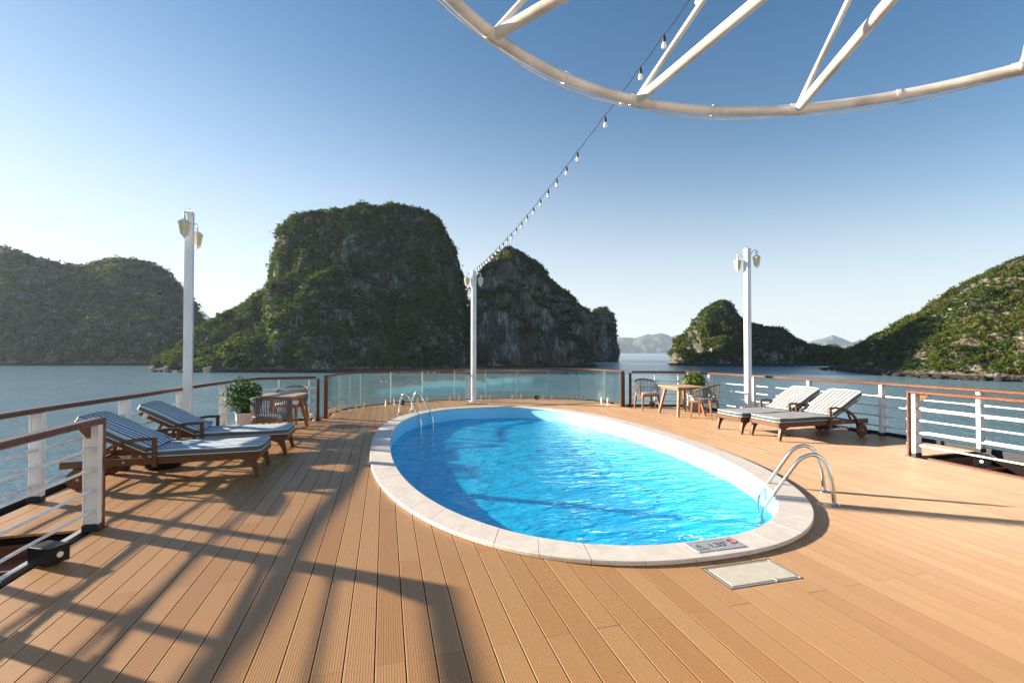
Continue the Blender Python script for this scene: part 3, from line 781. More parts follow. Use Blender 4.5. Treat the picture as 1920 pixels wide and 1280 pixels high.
# coping stones, even length along the rim
fine = [2 * math.pi * j / 2000 for j in range(2001)]; acc = [0.0]
for q in range(2000):
    p0, p1 = pl(fine[q], POUT), pl(fine[q + 1], POUT); acc.append(acc[-1] + math.dist(p0, p1))
NS = 62
for k in range(NS):
    s0, s1 = acc[-1] * k / NS + .002, acc[-1] * (k + 1) / NS - .002
    aa = [float(np.interp(s0 + (s1 - s0) * q / 5, acc, fine)) for q in range(6)]
    mb = MB(); vs = []
    dz = random.uniform(-.0012, .0012)
    for a in aa:
        i0, o1 = pl(a, PIN, -.012), pl(a, POUT); i1 = pl(a, PIN, -.004); o2 = pl(a, POUT, -.006)
        vs += [(*i0, .004), (*i0, .030 + dz), (*i1, .036 + dz), (*o2, .036 + dz), (*o1, .029 + dz), (*o1, .004)]
    fs = [(q * 6 + r, q * 6 + (r + 1) % 6, (q + 1) * 6 + (r + 1) % 6, (q + 1) * 6 + r) for q in range(5) for r in range(6)]
    fs += [tuple(range(6))[::-1], tuple(30 + r for r in range(6))]
    mb.add(vs, fs).build('coping_stone', M['coping'], pool)
# dark joint bed below the stones
mb = MB(); vs = []; fs = []
for a in A_: vs += [(*pl(a, PIN, .005), .003), (*pl(a, POUT, -.05), .003), (*pl(a, POUT, -.05), -.03)]
for j in range(NA):
    k = (j + 1) % NA; fs += [(3 * j, 3 * j + 1, 3 * k + 1, 3 * k), (3 * j + 1, 3 * j + 2, 3 * k + 2, 3 * k + 1)]
mb.add(vs, fs).build('coping_bed', M['subdeck'], pool)
# depth plate on the coping
def to_pool(px, py, z):
    u, v = UV(*unp(px, py, z)); return Vector((u - PC[0], v - PC[1], z))
c_tl, c_tr, c_br, c_bl = (to_pool(x, y, .038) for x, y in ((1283, 1018.5), (1368, 1008), (1400, 1022.5), (1310, 1035)))
ex = ((c_tr - c_tl) + (c_br - c_bl)); ex.normalize(); ctr = (c_tl + c_tr + c_br + c_bl) / 4
ey = Vector((-ex.y, ex.x, 0)); pw = ((c_tr - c_tl).length + (c_br - c_bl).length) / 2; ph = .19
Rm = Matrix((ex, ey, Vector((0, 0, 1)))).transposed()
plate = MB().box(ctr, (pw, ph, .006), Rm, .001).build('depth_plate', M['plate'], pool); plate['label'] = 'grey plate reading 1.35 m with a no-diving sign'
def flat_text(body, size, at, m, name='lettering'):
    cu = bpy.data.curves.new(name, 'FONT'); cu.body = body; cu.size = size; cu.align_x = 'CENTER'; cu.align_y = 'CENTER'; cu.extrude = .0004; cu.offset = .002 * size / .1
    cu.materials.append(m); to = bpy.data.objects.new('text_source', cu); COL.objects.link(to); bpy.context.view_layer.update()
    me = bpy.data.meshes.new_from_object(to.evaluated_get(bpy.context.evaluated_depsgraph_get())); bpy.data.objects.remove(to)
    if not me.materials: me.materials.append(m)
    o = link(name, me, plate)
    p = ctr + ex * at[0] + ey * at[1]; o.location = (p.x, p.y, .0418); o.rotation_euler = (0, 0, math.atan2(ex.y, ex.x)); return o
flat_text('1.35', .092, (pw * .02, -.012), M['ink']); flat_text('m', .045, (pw * .225, .018), M['ink'])
def onplate(x, y): p = ctr + ex * x + ey * y; return Vector((p.x, p.y, .0418))
mb = MB(); ring = [onplate(pw * .37 + .036 * math.cos(t), .012 + .036 * math.sin(t)) for t in [2 * math.pi * q / 24 for q in range(24)]]
mb.tube(ring, .0035, 6, closed=True); mb.bar(onplate(pw * .37 - .025, .037), onplate(pw * .37 + .025, -.013), .006, .0012)
mb.build('no_diving_mark', M['red'], plate)
mb = MB(); mb.bar(onplate(pw * .355, .03), onplate(pw * .385, -.005), .008, .001); mb.bar(onplate(pw * .39, .03), onplate(pw * .355, .0), .005, .001); mb.build('diver_mark', M['ink'], plate)
mb = MB()
for a, c in (((-.40, -.035), (-.35, .03)), ((-.35, .03), (-.28, -.035)), ((-.345, .012), (-.315, -.012)), ((-.30, .012), (-.335, -.02))):
    mb.bar(onplate(pw * a[0], a[1]), onplate(pw * c[0], c[1]), .006, .001)
for yy in (-.05, -.063):
    for q in range(6): mb.bar(onplate(pw * (-.42 + q * .035), yy + .003 * (q % 2)), onplate(pw * (-.395 + q * .035), yy + .003 * ((q + 1) % 2)), .004, .001)
mb.build('swimmer_mark', M['ink'], plate)
mb = MB()
for q in range(13): mb.bar(onplate(-pw * .30 + q * pw * .048, .074), onplate(-pw * .30 + q * pw * .048 + .012, .074), .008, .001)
mb.build('printed_line', M['orange'], plate)
# splashes of the water jets
def splash(px, py, r, n, lab):
    x, y = unp(px, py, WL); o0 = (x, y, WL); mb = MB()
    for q in range(n):
        a = random.uniform(0, 6.28); d = r * random.random() ** .7; h = random.uniform(0, .03) * (1 - d / r) + .006; s = random.uniform(.004, .012)
        c = Vector((d * math.cos(a) * 1.5, d * math.sin(a), h))
        k = [c + Vector((random.gauss(0, s), random.gauss(0, s), random.gauss(0, s * .4))) for _ in range(6)]
        mb.add(k, [(0, 1, 2), (1, 2, 3), (2, 3, 4), (3, 4, 5), (0, 2, 4), (1, 3, 5)])
    o = mb.build('water_splash', M['foam'], None, loc=o0); tag(o, lab, 'splash', kind='stuff')
splash(1152, 826, .13, 70, 'white bubbling splash of a water jet near the far sunlit pool wall')
splash(1298, 1009, .09, 26, 'small white bubbles on the pool water beside the depth plate')

# ------------------------------------------------------------------ pool ladders
def ladder(label, f0, lat, nrm, water_len=1.15, reach=.66):
    lat = Vector((*lat, 0)).normalized(); nrm = Vector((*nrm, 0)).normalized()
    lat = (lat - nrm * lat.dot(nrm)).normalized()
    t = thing('pool_ladder', label, 'ladder', (f0[0], f0[1], 0), 0, 'pool ladders')
    P2 = [(0, 0), (.012, .14), (.03, .28), (.06, .39), (.115, .475), (.18, .505), (.25, .485), (.32, .43), (.42, .27), (.52, .11), (.60, -.02), (.64, -.10), (.655, -.18), (.66, -.3), (.66, -.6), (.66, -water_len)]
    P2 = [(s * reach / .66, z) for s, z in P2]
    for k in (0, 1):
        base = lat * (.5 * k)
        path = catmull([base + nrm * s + Vector((0, 0, z)) for s, z in P2], 4)
        r = MB().tube(path, .0205, 12).build('handrail', M['steel'], t, smooth=True)
        MB().lathe([(.05, 0), (.05, .008), (.043, .016), (.024, .022)], base + Vector((0, 0, .001)), 18).build('flange', M['steel'], t, smooth=True)
    for z in (-.36, -.62, -.88):
        MB().box(nrm * (.66 * reach / .66) + lat * .25 + Vector((0, 0, z)), (.46, .07, .02), Matrix((lat, nrm, Vector((0, 0, 1)))).transposed(), .005).build('tread', M['steel'], t)
    return t
fa = unp(1565, 947); fb = unp(1545, 921); latv = (fb[0] - fa[0], fb[1] - fa[1])
ladder('polished steel pool ladder at the near right end beside the depth plate', fa, latv, (-latv[1], latv[0]))
fa = unp(748, 776.5); fb = unp(769, 771)
ladder('polished steel pool ladder at the far left end by the glass balustrade', fa, (.20, .60), (.91, -.42))

# ------------------------------------------------------------------ hatch
hx, hy = W((HATCH[0] + HATCH[1]) / 2, (HATCH[2] + HATCH[3]) / 2); hw, hl = HATCH[1] - HATCH[0] - .02, HATCH[3] - HATCH[2] - .012
t = thing('deck_hatch', 'beige rectangular hatch cover flush in the deck beside the depth plate', 'hatch', (hx, hy, 0), PHI)
mb = MB()
for s_ in (-1, 1):
    mb.box((s_ * (hw / 2 - .009), 0, -.012), (.018, hl, .024)); mb.box((0, s_ * (hl / 2 - .007), -.0125), (hw - .036, .014, .023))
mb.build('frame', M['alu'], t)
MB().box((.004, .004, -.012), (hw - .05, hl - .04, .022), ch=.003).build('lid', M['hatch'], t)
MB().box((.09, -hl / 2 + .026, .002), (.016, .045, .006), ch=.002).build('latch', M['alu'], t)

# ================================================================== RAILINGS
RAILH = .94
def handrail_prof(w=.10, h=.055, c=.012):
    a, z0, z1 = w / 2, RAILH, RAILH + h
    return [(-a + c, z0), (a - c, z0), (a, z0 + c), (a, z1 - c), (a - c, z1), (-a + c, z1), (-a, z1 - c), (-a, z0 + c)]
def along(pts, d):
    for i in range(len(pts) - 1):
        L = math.dist(pts[i], pts[i + 1])
        if d <= L or i == len(pts) - 2:
            k = d / L; return (pts[i][0] + (pts[i + 1][0] - pts[i][0]) * k, pts[i][1] + (pts[i + 1][1] - pts[i][1]) * k), Vector((pts[i + 1][0] - pts[i][0], pts[i + 1][1] - pts[i][1])).normalized()
        d -= L
def railing(label, uvs, post_d, bars=(.73, .55, .365, .18), smooth=True, posts='wide', end_plate=None, hand=None, barr=.0125, inset=0.0):
    wp = [W(*p) for p in uvs]
    if smooth: wp = [(p.x, p.y) for p in catmull([(*p, 0) for p in wp], 6)]
    o = wp[0]; t = thing('railing', label, 'railing', (*o, 0)); L = sum(math.dist(wp[i], wp[i + 1]) for i in range(len(wp) - 1))
    lp = [rel(p, o) for p in wp]
    MB().sweep([(*p, 0) for p in lp], handrail_prof()).build('handrail', M['teak'], t)
    sl = []
    for d in post_d:
        (x, y), tg = along(lp, min(max(d, .04), L - .04)); A = Matrix(((tg.x, -tg.y, 0), (tg.y, tg.x, 0), (0, 0, 1)))
        mb = MB()
        if posts == 'wide':
            mb.box((x, y, .5 * (RAILH + .06)), (.012, .105, RAILH - .06), A, .002)
            nn = Vector((-tg.y, tg.x, 0))
            for s_ in (-1, 1):
                c = Vector((x, y, .5 * (RAILH + .06))) + nn * (s_ * .055); mb.box(c, (.055, .010, RAILH - .06), A, .002)
            p = mb.build('post', M['white'], t)
            MB().box((x, y, .0325), (.065, .128, .063), A, .004).build('post_foot', M['foot'], p)
        else:
            mb.tube([(x, y, 0), (x, y, RAILH)], .018, 8); mb.build('post', M['white'], t, smooth=True)
        sl.append((Vector((x, y, 0)), Vector((tg.x, tg.y, 0))))
    for z in bars:
        mb = MB(); mb.tube([(*p, z) for p in lp], barr, 8)
        for c, tg in sl:
            for s_ in (-1, 1):
                a = c + tg * (s_ * .02); bb = c + tg * (s_ * .13); mb.tube([(a.x, a.y, z), (bb.x, bb.y, z)], barr * 1.55, 8)
        mb.build('bar', M['white'], t, smooth=True)
    return t, lp, L
def dist_at(uvs, vq):
    wp = [(p.x, p.y) for p in catmull([(*W(*p), 0) for p in uvs], 6)]; d = 0; out = []
    for i in range(len(wp) - 1):
        v0, v1 = UV(*wp[i])[1], UV(*wp[i + 1])[1]
        for v in vq:
            if v0 <= v < v1: out.append(d + math.dist(wp[i], wp[i + 1]) * (v - v0) / (v1 - v0))
        d += math.dist(wp[i], wp[i + 1])
    return out
RL = [(-3.74, -3.8), (-3.75, 1.0), (-3.75, 3.6), (-3.72, 4.5)] + RAIL_L
RR = [(8.99, -3.8), (9.0, 1.0), (9.0, 3.0)] + RAIL_R
railing('long white bar railing with dark handrail behind the two teal striped loungers', RL, dist_at(RL, [-3.2, -1.6, 0, 1.6, 3.2, 4.75, 6.12, 7.42, 8.78, 10.15, 11.1]))
railing('long white bar railing with sunlit handrail behind the two pale loungers', RR, dist_at(RR, [-3.4, -1.6, 0, 1.6, 3.2, 5.2, 6.66, 7.98, 9.3, 10.55, 11.15]))
railing('short white railing section behind the round-backed chair and leafy bush', [(-2.66, 11.25), (-1.50, 11.36)], [.42, 1.03], smooth=False, posts='thin')
railing('short white railing section behind the sunlit wooden table set', [(6.62, 11.75), (7.95, 11.27)], [.62, 1.25], smooth=False, posts='thin')
IL = [(-2.51, 5.10), (-2.50, -3.6)]; IR = [(7.67, 5.30), (7.66, -3.6)]
for uvs, lab in ((IL, 'near white railing with dark wooden end post beside the open stairwell'), (IR, 'near white railing with sunlit orange wooden end post beside the stairwell')):
    t, lp, L = railing(lab, uvs, [.07, 1.55, 3.0, 4.5, 6.0, 7.5], smooth=False)
    tg = Vector((lp[1][0] - lp[0][0], lp[1][1] - lp[0][1], 0)).normalized()
    A = Matrix(((tg.x, -tg.y, 0), (tg.y, tg.x, 0), (0, 0, 1)))
    MB().box(Vector((0, 0, (RAILH + .053) / 2)) - tg * .018, (.03, .102, RAILH + .053), A, .004).build('end_post', M['teak'], t)
    MB().box(Vector((0, 0, .006)) - tg * .02, (.07, .13, .012), A, .002).build('base_plate', M['stepwood'], t)
    MB().prism([(0, 0), (.14, 0), (0, -.11)], tg, Vector((0, 0, 1)), Vector((-tg.y, tg.x, 0)), Vector((0, 0, RAILH + .001)) + tg * .13, .03).build('gusset', M['teak'], t)

# ------------------------------------------------------------------ glass balustrade at the stern
wp = [W(*p) for p in arc]; o0 = wp[len(wp) // 2]
gb = thing('glass_balustrade', 'curved frameless glass balustrade with wooden handrail around the far end of the pool', 'balustrade', (*o0, 0))
lp = [rel(p, o0) for p in wp]; Lg = sum(math.dist(lp[i], lp[i + 1]) for i in range(len(lp) - 1))
MB().sweep([(*p, 0) for p in lp], handrail_prof(.095, .05)).build('handrail', M['teak'], gb)
NP = 11
for k in range(NP):
    d0, d1 = Lg * k / NP + .012, Lg * (k + 1) / NP - .012
    (a, _), (c, _) = along(lp, d0), along(lp, d1); mid = along(lp, (d0 + d1) / 2)[0]
    path = [(*a, 0), (*((mid[0] * .9 + (a[0] + c[0]) * .05, mid[1] * .9 + (a[1] + c[1]) * .05)), 0), (*c, 0)]
    pth = catmull(path, 5)
    pane = MB().sweep(pth, [(-.006, .045), (.006, .045), (.006, RAILH - .004), (-.006, RAILH - .004)]).build('glass_pane', M['glass'], gb, smooth=True)
    for e in (pth[0], pth[-1]):
        MB().box((e.x, e.y, (RAILH + .04) / 2), (.005, .011, RAILH - .05), Matrix.Rotation(math.atan2(pth[1].y - pth[0].y, pth[1].x - pth[0].x), 3, 'Z')).build('pane_edge', M['glassedge'], pane)
    for d in (d0 + .13, d1 - .13):
        (x, y), tg = along(lp, d); A = Matrix(((tg.x, -tg.y, 0), (tg.y, tg.x, 0), (0, 0, 1))); mb = MB(); nn = Vector((-tg.y, tg.x, 0))
        for s_ in (-1, 1): mb.box(Vector((x, y, .075)) + nn * (s_ * .016), (.045, .014, .15), A, .003)
        mb.box((x, y, .006), (.06, .06, .012), A, .002); mb.build('clip', M['brass'], gb)
for (u, v) in ((-1.32, 11.66), (6.42, 11.90)):
    x, y = rel(W(u, v), o0); MB().box((x, y, RAILH / 2), (.085, .085, RAILH), Matrix.Rotation(PHI, 3, 'Z'), .006).build('corner_post', M['teak'], gb)
for (u, v), lab in (((-1.45, 11.37), 'slim dark wooden post ending the railing by the round-backed chair'), ((6.57, 11.76), 'slim red-brown wooden post ending the railing by the sunlit chair')):
    x, y = W(u, v); t = thing('wooden_post', lab, 'post', (x, y, 0), PHI)
    MB().box((0, 0, RAILH / 2), (.06, .06, RAILH - .002), ch=.005).build('post_body', M['teak'], t); MB().box((0, 0, .008), (.11, .11, .014), ch=.003).build('post_foot', M['foot'], t)

# ================================================================== SUN LOUNGERS (x from wheels to foot end, y across)
def make_lounger(label, stripes):
    t = thing('sun_lounger', label, 'sun lounger', group='striped sun loungers')
    HWD = .335
    for s_ in (-1, 1):
        MB().box((.835, s_ * (HWD - .02), .277), (2.07, .036, .080), ch=.004).build('side_rail', M['loungewood'], t)
    MB().box((1.852, 0, .277), (.036, 2 * HWD - .078, .076), ch=.004).build('end_rail', M['loungewood'], t)
    MB().box((.62, 0, .27), (.05, 2 * HWD - .078, .05), ch=.004).build('cross_rail', M['loungewood'], t)
    for k in range(9):
        MB().box((.72 + k * .13, 0, .318), (.09, 2 * HWD - .08, .016), ch=.003).build('slat', M['loungewood'], t)
    outl = [(1.60, .245), (1.67, .232), (1.725, .205), (1.768, .155), (1.80, .085), (1.825, 0), (1.862, 0), (1.858, .07), (1.845, .14), (1.83, .20), (1.828, .245)]
    for s_ in (-1, 1):
        MB().prism(outl, (1, 0, 0), (0, 0, 1), (0, 1, 0), (0, s_ * (HWD - .022), 0), .045).build('leg', M['loungewood'], t)
        MB().prism([(-.07, .24), (.07, .24), (.035, .07), (-.035, .07)], (1, 0, 0), (0, 0, 1), (0, 1, 0), (0, s_ * (HWD - .02), 0), .034).build('wheel_bracket', M['loungewood'], t)
        w = MB(); c = Vector((0, s_ * (HWD + .022), .118)); ring = []
        n = 22; vs = []
        for yy, r in ((-.02, .108), (-.015, .118), (.015, .118), (.02, .108)):
            vs += [(r * math.cos(2 * math.pi * q / n), yy, r * math.sin(2 * math.pi * q / n)) for q in range(n)]
        fs = [(i * n + q, i * n + (q + 1) % n, (i + 1) * n + (q + 1) % n, (i + 1) * n + q) for i in range(3) for q in range(n)] + [tuple(range(n)), tuple(3 * n + q for q in range(n))[::-1]]
        w.add([Vector(v) + c for v in vs], fs); wh = w.build('wheel', M['loungewood'], t)
        MB().tube([c + Vector((0, s_ * .018, 0)), c + Vector((0, s_ * .028, 0))], .014, 10).build('hub_cap', M['alu'], wh)
        MB().tube([Vector((.42, s_ * (HWD - .001), .275)), Vector((.42, s_ * (HWD + .004), .275))], .012, 10).build('bolt', M['alu'], t)
        arm = MB(); arm.box((.74, s_ * (HWD + .019), .375), (.045, .032, .33), ch=.003)
        path = [Vector((x, s_ * (HWD + .019), z)) for x, z in ((.765, .54), (.62, .545), (.46, .525), (.32, .475), (.20, .40), (.11, .30), (.085, .235))]
        for p, q in zip(path[:-1], path[1:]): arm.bar(p, q + (q - p) * .06, .036, .036, ch=.003)
        arm.build('armrest', M['loungewood'], t)
    MB().tube([(0, -HWD - .01, .118), (0, HWD + .01, .118)], .011, 8).build('axle', M['alu'], t)
    ang = R(28.5); d = Vector((-math.cos(ang), 0, math.sin(ang))); up = Vector((math.sin(ang), 0, math.cos(ang))); hin = Vector((.64, 0, .335))
    bf = MB()
    for s_ in (-1, 1): bf.bar(hin + Vector((0, s_ * .27, -.005)), hin + d * .80 + Vector((0, s_ * .27, -.005)), .034, .055, up=up, ch=.003)
    for k in range(6): p = hin + d * (.08 + k * .135) + up * .022; bf.bar(p + Vector((0, -.25, 0)), p + Vector((0, .25, 0)), .075, .014, up=up)
    bf.build('backrest_frame', M['loungewood'], t)
    sp = MB()
    for s_ in (-1, 1): sp.bar(hin + d * .5 + Vector((0, s_ * .2, -.02)), Vector((.06, s_ * .2, .275)), .025, .03)
    sp.bar(Vector((.06, -.3, .275)), Vector((.06, .3, .275)), .03, .03); sp.build('prop', M['loungewood'], t)
    # cushions: rounded pads
    def pad(c, ax, upv, L, Wd, T, name):
        ax = Vector(ax).normalized(); upv = Vector(upv).normalized(); sd = Vector((0, 1, 0)); nx, ny = 14, 10; vs = []; idx = {}
        for lay in (0, 1):
            for i in range(nx + 1):
                for j in range(ny + 1):
                    a, bb = i / nx * 2 - 1, j / ny * 2 - 1
                    puff = T * .5 * (1 - .28 * max(abs(a) ** 10, abs(bb) ** 8)) + (.004 * math.sin(a * 5 + bb * 3) + .003 * math.sin(bb * 7)) * lay
                    idx[lay, i, j] = len(vs)
                    cut = .035 * max(0, (abs(bb) - .82) / .18) * (1 if abs(a) > .95 else 0)
                    vs.append(Vector(c) + ax * (a * (L / 2 - cut)) + sd * (bb * Wd / 2) + upv * (puff if lay else -T * .5))
        fs = []; mi = []
        for lay in (0, 1):
            for i in range(nx):
                for j in range(ny):
                    q = (idx[lay, i, j], idx[lay, i + 1, j], idx[lay, i + 1, j + 1], idx[lay, i, j + 1]); fs.append(q)
        top = MB().add(vs, fs).build(name, stripes, t, smooth=True)
        side = MB(); loop = [(i, 0) for i in range(nx + 1)] + [(nx, j) for j in range(1, ny + 1)] + [(i, ny) for i in range(nx - 1, -1, -1)] + [(0, j) for j in range(ny - 1, 0, -1)]
        lv = []
        for (i, j) in loop:
            a, bb = vs[idx[0, i, j]], vs[idx[1, i, j]]; cc = (a + bb) / 2; o_ = cc - Vector(c); o_ = (o_ - upv * o_.dot(upv)).normalized() * .003
            lv += [a + o_, a * .55 + bb * .45 + o_ * 1.8, bb + o_]
        n = len(loop); sf = []
        for q in range(n):
            r = (q + 1) % n; sf += [(3 * q, 3 * r, 3 * r + 1, 3 * q + 1), (3 * q + 1, 3 * r + 1, 3 * r + 2, 3 * q + 2)]
        side.add(lv, sf).build('side_band', M['band'], top, smooth=True)
        MB().tube([vs[idx[1, i, j]] + (vs[idx[1, i, j]] - Vector(c)).normalized() * .003 for i, j in loop], .005, 5, closed=True).build('piping', M['piping'], top)
        MB().tube([vs[idx[0, i, j]] + (vs[idx[0, i, j]] - Vector(c)).normalized() * .003 for i, j in loop], .006, 5, closed=True).build('piping', M['piping'], top)
    pad((1.255, 0, .366), (1, 0, 0), (0, 0, 1), 1.23, .66, .072, 'seat_cushion')
    pc = hin + d * .425 + up * .075
    pad(pc, -d, up, .84, .66, .072, 'back_cushion')
    for s_ in (-1, 1):
        MB().bar(hin + d * .70 + Vector((0, s_ * .30, 0)) - up * .04, hin + d * .70 + Vector((0, s_ * .30, 0)) + up * .03, .04, .06, up=d).build('strap', M['strap'], t)
    MB().box(hin + d * .03 + up * .135 + Vector((0, .27, 0)), (.05, .07, .004), Matrix((-d, Vector((0, 1, 0)), up)).transposed()).build('care_tag', M['tagblue'], t)
    return t
lo_l = make_lounger('teal and white striped wooden sun lounger nearest the dark end post', M['stripe_dark'])
def place_lounger(t, foot_near, foot_far, flip):
    a, b2 = Vector(unp(*foot_near)), Vector(unp(*foot_far)); lat = (b2 - a).normalized()
    ax = Vector((lat.y, -lat.x)) * (1 if not flip else -1)       # from wheels to foot end
    c = (a + b2) / 2 - ax * 1.835
    return (c.x, c.y, 0), math.atan2(ax.y, ax.x)
AXR = R(16.0)
def foot_place(px, py, rz, side):                                 # foot of the leg on one side gives the place
    a = Vector(unp(px, py)); ax = Vector((math.cos(rz), math.sin(rz))); lat = Vector((-ax.y, ax.x))
    c = a - ax * 1.835 - lat * (side * .313); return (c.x, c.y, 0)
lo_l.location = foot_place(481.8, 893.4, AXR, -1); lo_l.rotation_euler = (0, 0, AXR)
copy_tree(lo_l, 'teal and white striped sun lounger beside the left lamp post, farther from the stairwell', foot_place(534.5, 853.4, AXR, -1), AXR)
lo_r = make_lounger('pale grey striped wooden sun lounger nearest the sunlit end post', M['stripe_pale'])
RZ = AXR + math.pi
lo_r.location = foot_place(1462, 827, RZ, 1); lo_r.rotation_euler = (0, 0, RZ)
copy_tree(lo_r, 'pale grey striped sun lounger between the other pale lounger and the right lamp post', foot_place(1390.6, 813.7, RZ, 1), RZ)

# ================================================================== CHAIRS AND TABLES
def make_chair(label):                                            # faces +y
    t = thing('rope_armchair', label, 'chair', group='rope armchairs')
    WX, WY = .30, .29
    def ringp(a, z, k=1.0): return Vector((WX * k * math.sin(a), -WY * k * math.cos(a) + .0, z))
    A0 = R(118)
    top = []; bot = []; nS = 34
    for q in range(nS + 1):
        a = -A0 + 2 * A0 * q / nS; w = abs(a) / A0
        zt = .79 - .15 * w ** 1.5; top.append(ringp(a, zt, 1.10 - .02 * w)); bot.append(ringp(a, .40, .93))
    MB().tube(top, .017, 8).build('top_rail', M['rope'], t, smooth=True)
    MB().tube(bot, .014, 8).build('lower_rail', M['rope'], t, smooth=True)
    for e in (0, -1):
        MB().tube([top[e], (top[e] + bot[e]) / 2 + Vector((0, .015, 0)), bot[e]], .016, 8).build('arm_front', M['rope'], t, smooth=True)
    for q in range(1, nS):
        p, b2 = top[q], bot[q]; out = Vector((p.x, p.y, 0)).normalized()
        tang = Vector((-out.y, out.x, 0))
        mid = (p + b2) / 2 + out * .022; mb = MB()
        for a, c in ((b2, mid), (mid, p)): mb.bar(a, c, .016, .010, up=out)
        mb.build('rope_strand', M['rope'], t)
    MB().box((0, .0, .385), (.47, .47, .045), ch=.006).build('seat_frame', M['furnwood'], t)
    cu = MB(); cu.box((0, .01, .43), (.48, .47, .055), ch=.02); cu.build('seat_cushion', M['cushion'], t, smooth=True)
    for sx in (-1, 1):
        for sy in (-1, 1):
            p0 = Vector((sx * .215, sy * .205, .385)); p1 = Vector((sx * .245, sy * (.235 if sy > 0 else .25), 0))
            mb = MB(); vs = []
            for p, hw_ in ((p0, .024), (p1, .014)): vs += [p + Vector((a * hw_, c * hw_, 0)) for a, c in ((-1, -1), (1, -1), (1, 1), (-1, 1))]
            mb.add(vs, [(0, 1, 2, 3), (4, 5, 6, 7), (0, 1, 5, 4), (1, 2, 6, 5), (2, 3, 7, 6), (3, 0, 4, 7)]).build('leg', M['furnwood'], t)
    return t
def make_table(label, size=.80, h=.70):
    t = thing('wooden_table', label, 'table', group='slatted wooden tables')
    n = 8; w = size / n
    for k in range(n): MB().box((-size / 2 + w * (k + .5), 0, h - .014), (w - .006, size, .026), ch=.003).build('table_slat', M['tablewood'], t)
    mb = MB(); i = size / 2 - .07
    for s_ in (-1, 1): mb.box((0, s_ * i, h - .055), (2 * i + .03, .03, .05)); mb.box((s_ * i, 0, h - .0555), (.03, 2 * i - .03, .049))
    mb.build('apron', M['furnwood'], t)
    for sx in (-1, 1):
        for sy in (-1, 1):
            p0 = Vector((sx * (i - .07), sy * (i - .07), h - .03)); p1 = Vector((sx * (size / 2 - .02), sy * (size / 2 - .02), 0)); vs = []
            for p, hw_ in ((p0, .033), (p1, .024)): vs += [p + Vector((a * hw_, c * hw_, 0)) for a, c in ((-1, -1), (1, -1), (1, 1), (-1, 1))]
            MB().add(vs, [(0, 1, 2, 3), (4, 5, 6, 7), (0, 1, 5, 4), (1, 2, 6, 5), (2, 3, 7, 6), (3, 0, 4, 7)]).build('leg', M['furnwood'], t)
    return t
tb = make_table('slatted wooden table in shade in front of the leafy bush'); tb.location = (-4.62, 9.42, 0); tb.rotation_euler = (0, 0, R(4))
copy_tree(tb, 'sunlit wooden table between two armchairs near the right lamp post', (4.18, 11.62, 0), R(17))
ch = make_chair('grey rope armchair seen from behind, backing onto the teal striped lounger'); ch.location = (-4.25, 8.33, 0); ch.rotation_euler = (0, 0, R(6))
copy_tree(ch, 'grey rope armchair on the far side of the shaded table by the railing', (-4.78, 10.22, 0), R(175))
copy_tree(ch, 'grey rope armchair with pale cushion beside the red-brown wooden posts', (3.60, 12.55, 0), R(190))
copy_tree(ch, 'sunlit grey rope armchair turned away next to the pale loungers', (4.50, 11.00, 0), R(46))

# ================================================================== PLANTS
def plant(label, loc, pot_prof, potmat, cz, rad, nleaf, lsize, lm, group='potted plants', upright=0.0):
    t = thing('potted_plant', label, 'plant', loc, 0, group)
    MB().lathe(pot_prof, n=24).build('pot', potmat, t, smooth=True)
    hz = pot_prof[-1][1]
    MB().lathe([(pot_prof[-1][0] * .8, hz - .03), (pot_prof[-1][0] * .8, hz + .004)], n=16).build('soil', M['soil'], t)
    st = MB()
    for k in range(9):
        a = random.uniform(0, 6.28); r = random.uniform(.2, .75)
        st.tube([(.03 * math.cos(a), .03 * math.sin(a), hz - .02), (rad[0] * r * .45 * math.cos(a), rad[0] * r * .45 * math.sin(a), (hz + cz) / 2), (rad[0] * r * math.cos(a), rad[0] * r * math.sin(a), cz + rad[1] * random.uniform(-.2, .6))], [.012, .008, .004], 6)
    st.build('stems', M['bark'], t)
    d = rng.normal(size=(nleaf, 3)); d /= np.linalg.norm(d, axis=1)[:, None]
    rr = rng.uniform(.35, 1.0, nleaf) ** .6; lump = 1 + .22 * fbm(d * 1.0 + 5, .55, 2, 3)
    C = d * (rr * lump)[:, None] * np.array([rad[0], rad[0], rad[1]]) + np.array([0, 0, cz])
    nn = d + rng.normal(size=(nleaf, 3)) * .5 + np.array([0, 0, .5]); nn /= np.linalg.norm(nn, axis=1)[:, None]
    t1 = np.cross(nn, rng.normal(size=(nleaf, 3))) + np.array([0, 0, upright]); t1 /= np.linalg.norm(t1, axis=1)[:, None]; b1 = np.cross(nn, t1)
    s = (lsize * rng.uniform(.7, 1.3, nleaf))[:, None]
    q = np.stack([C - t1 * s, C - t1 * s * .2 + b1 * s * .45 + nn * s * .12, C + t1 * s, C - t1 * s * .2 - b1 * s * .45 + nn * s * .12], 1)
    f = link('foliage', raw_mesh('foliage', q.reshape(-1, 3), np.arange(nleaf * 4).reshape(-1, 4), lm), t)
    return t
plant('round glossy green bush in a tall white pot by the shaded table', (-5.02, 8.85, 0), [(.11, 0), (.125, .02), (.155, .40), (.165, .42)], M['pot_white'], .74, (.33, .34), 1500, .034, M['bush'])
plant('small light green plant in a grey pot behind the sunlit table', (4.72, 12.25, 0), [(.12, 0), (.13, .02), (.14, .40), (.148, .42)], M['pot_grey'], .76, (.30, .24), 520, .062, M['bush2'], upright=.5)

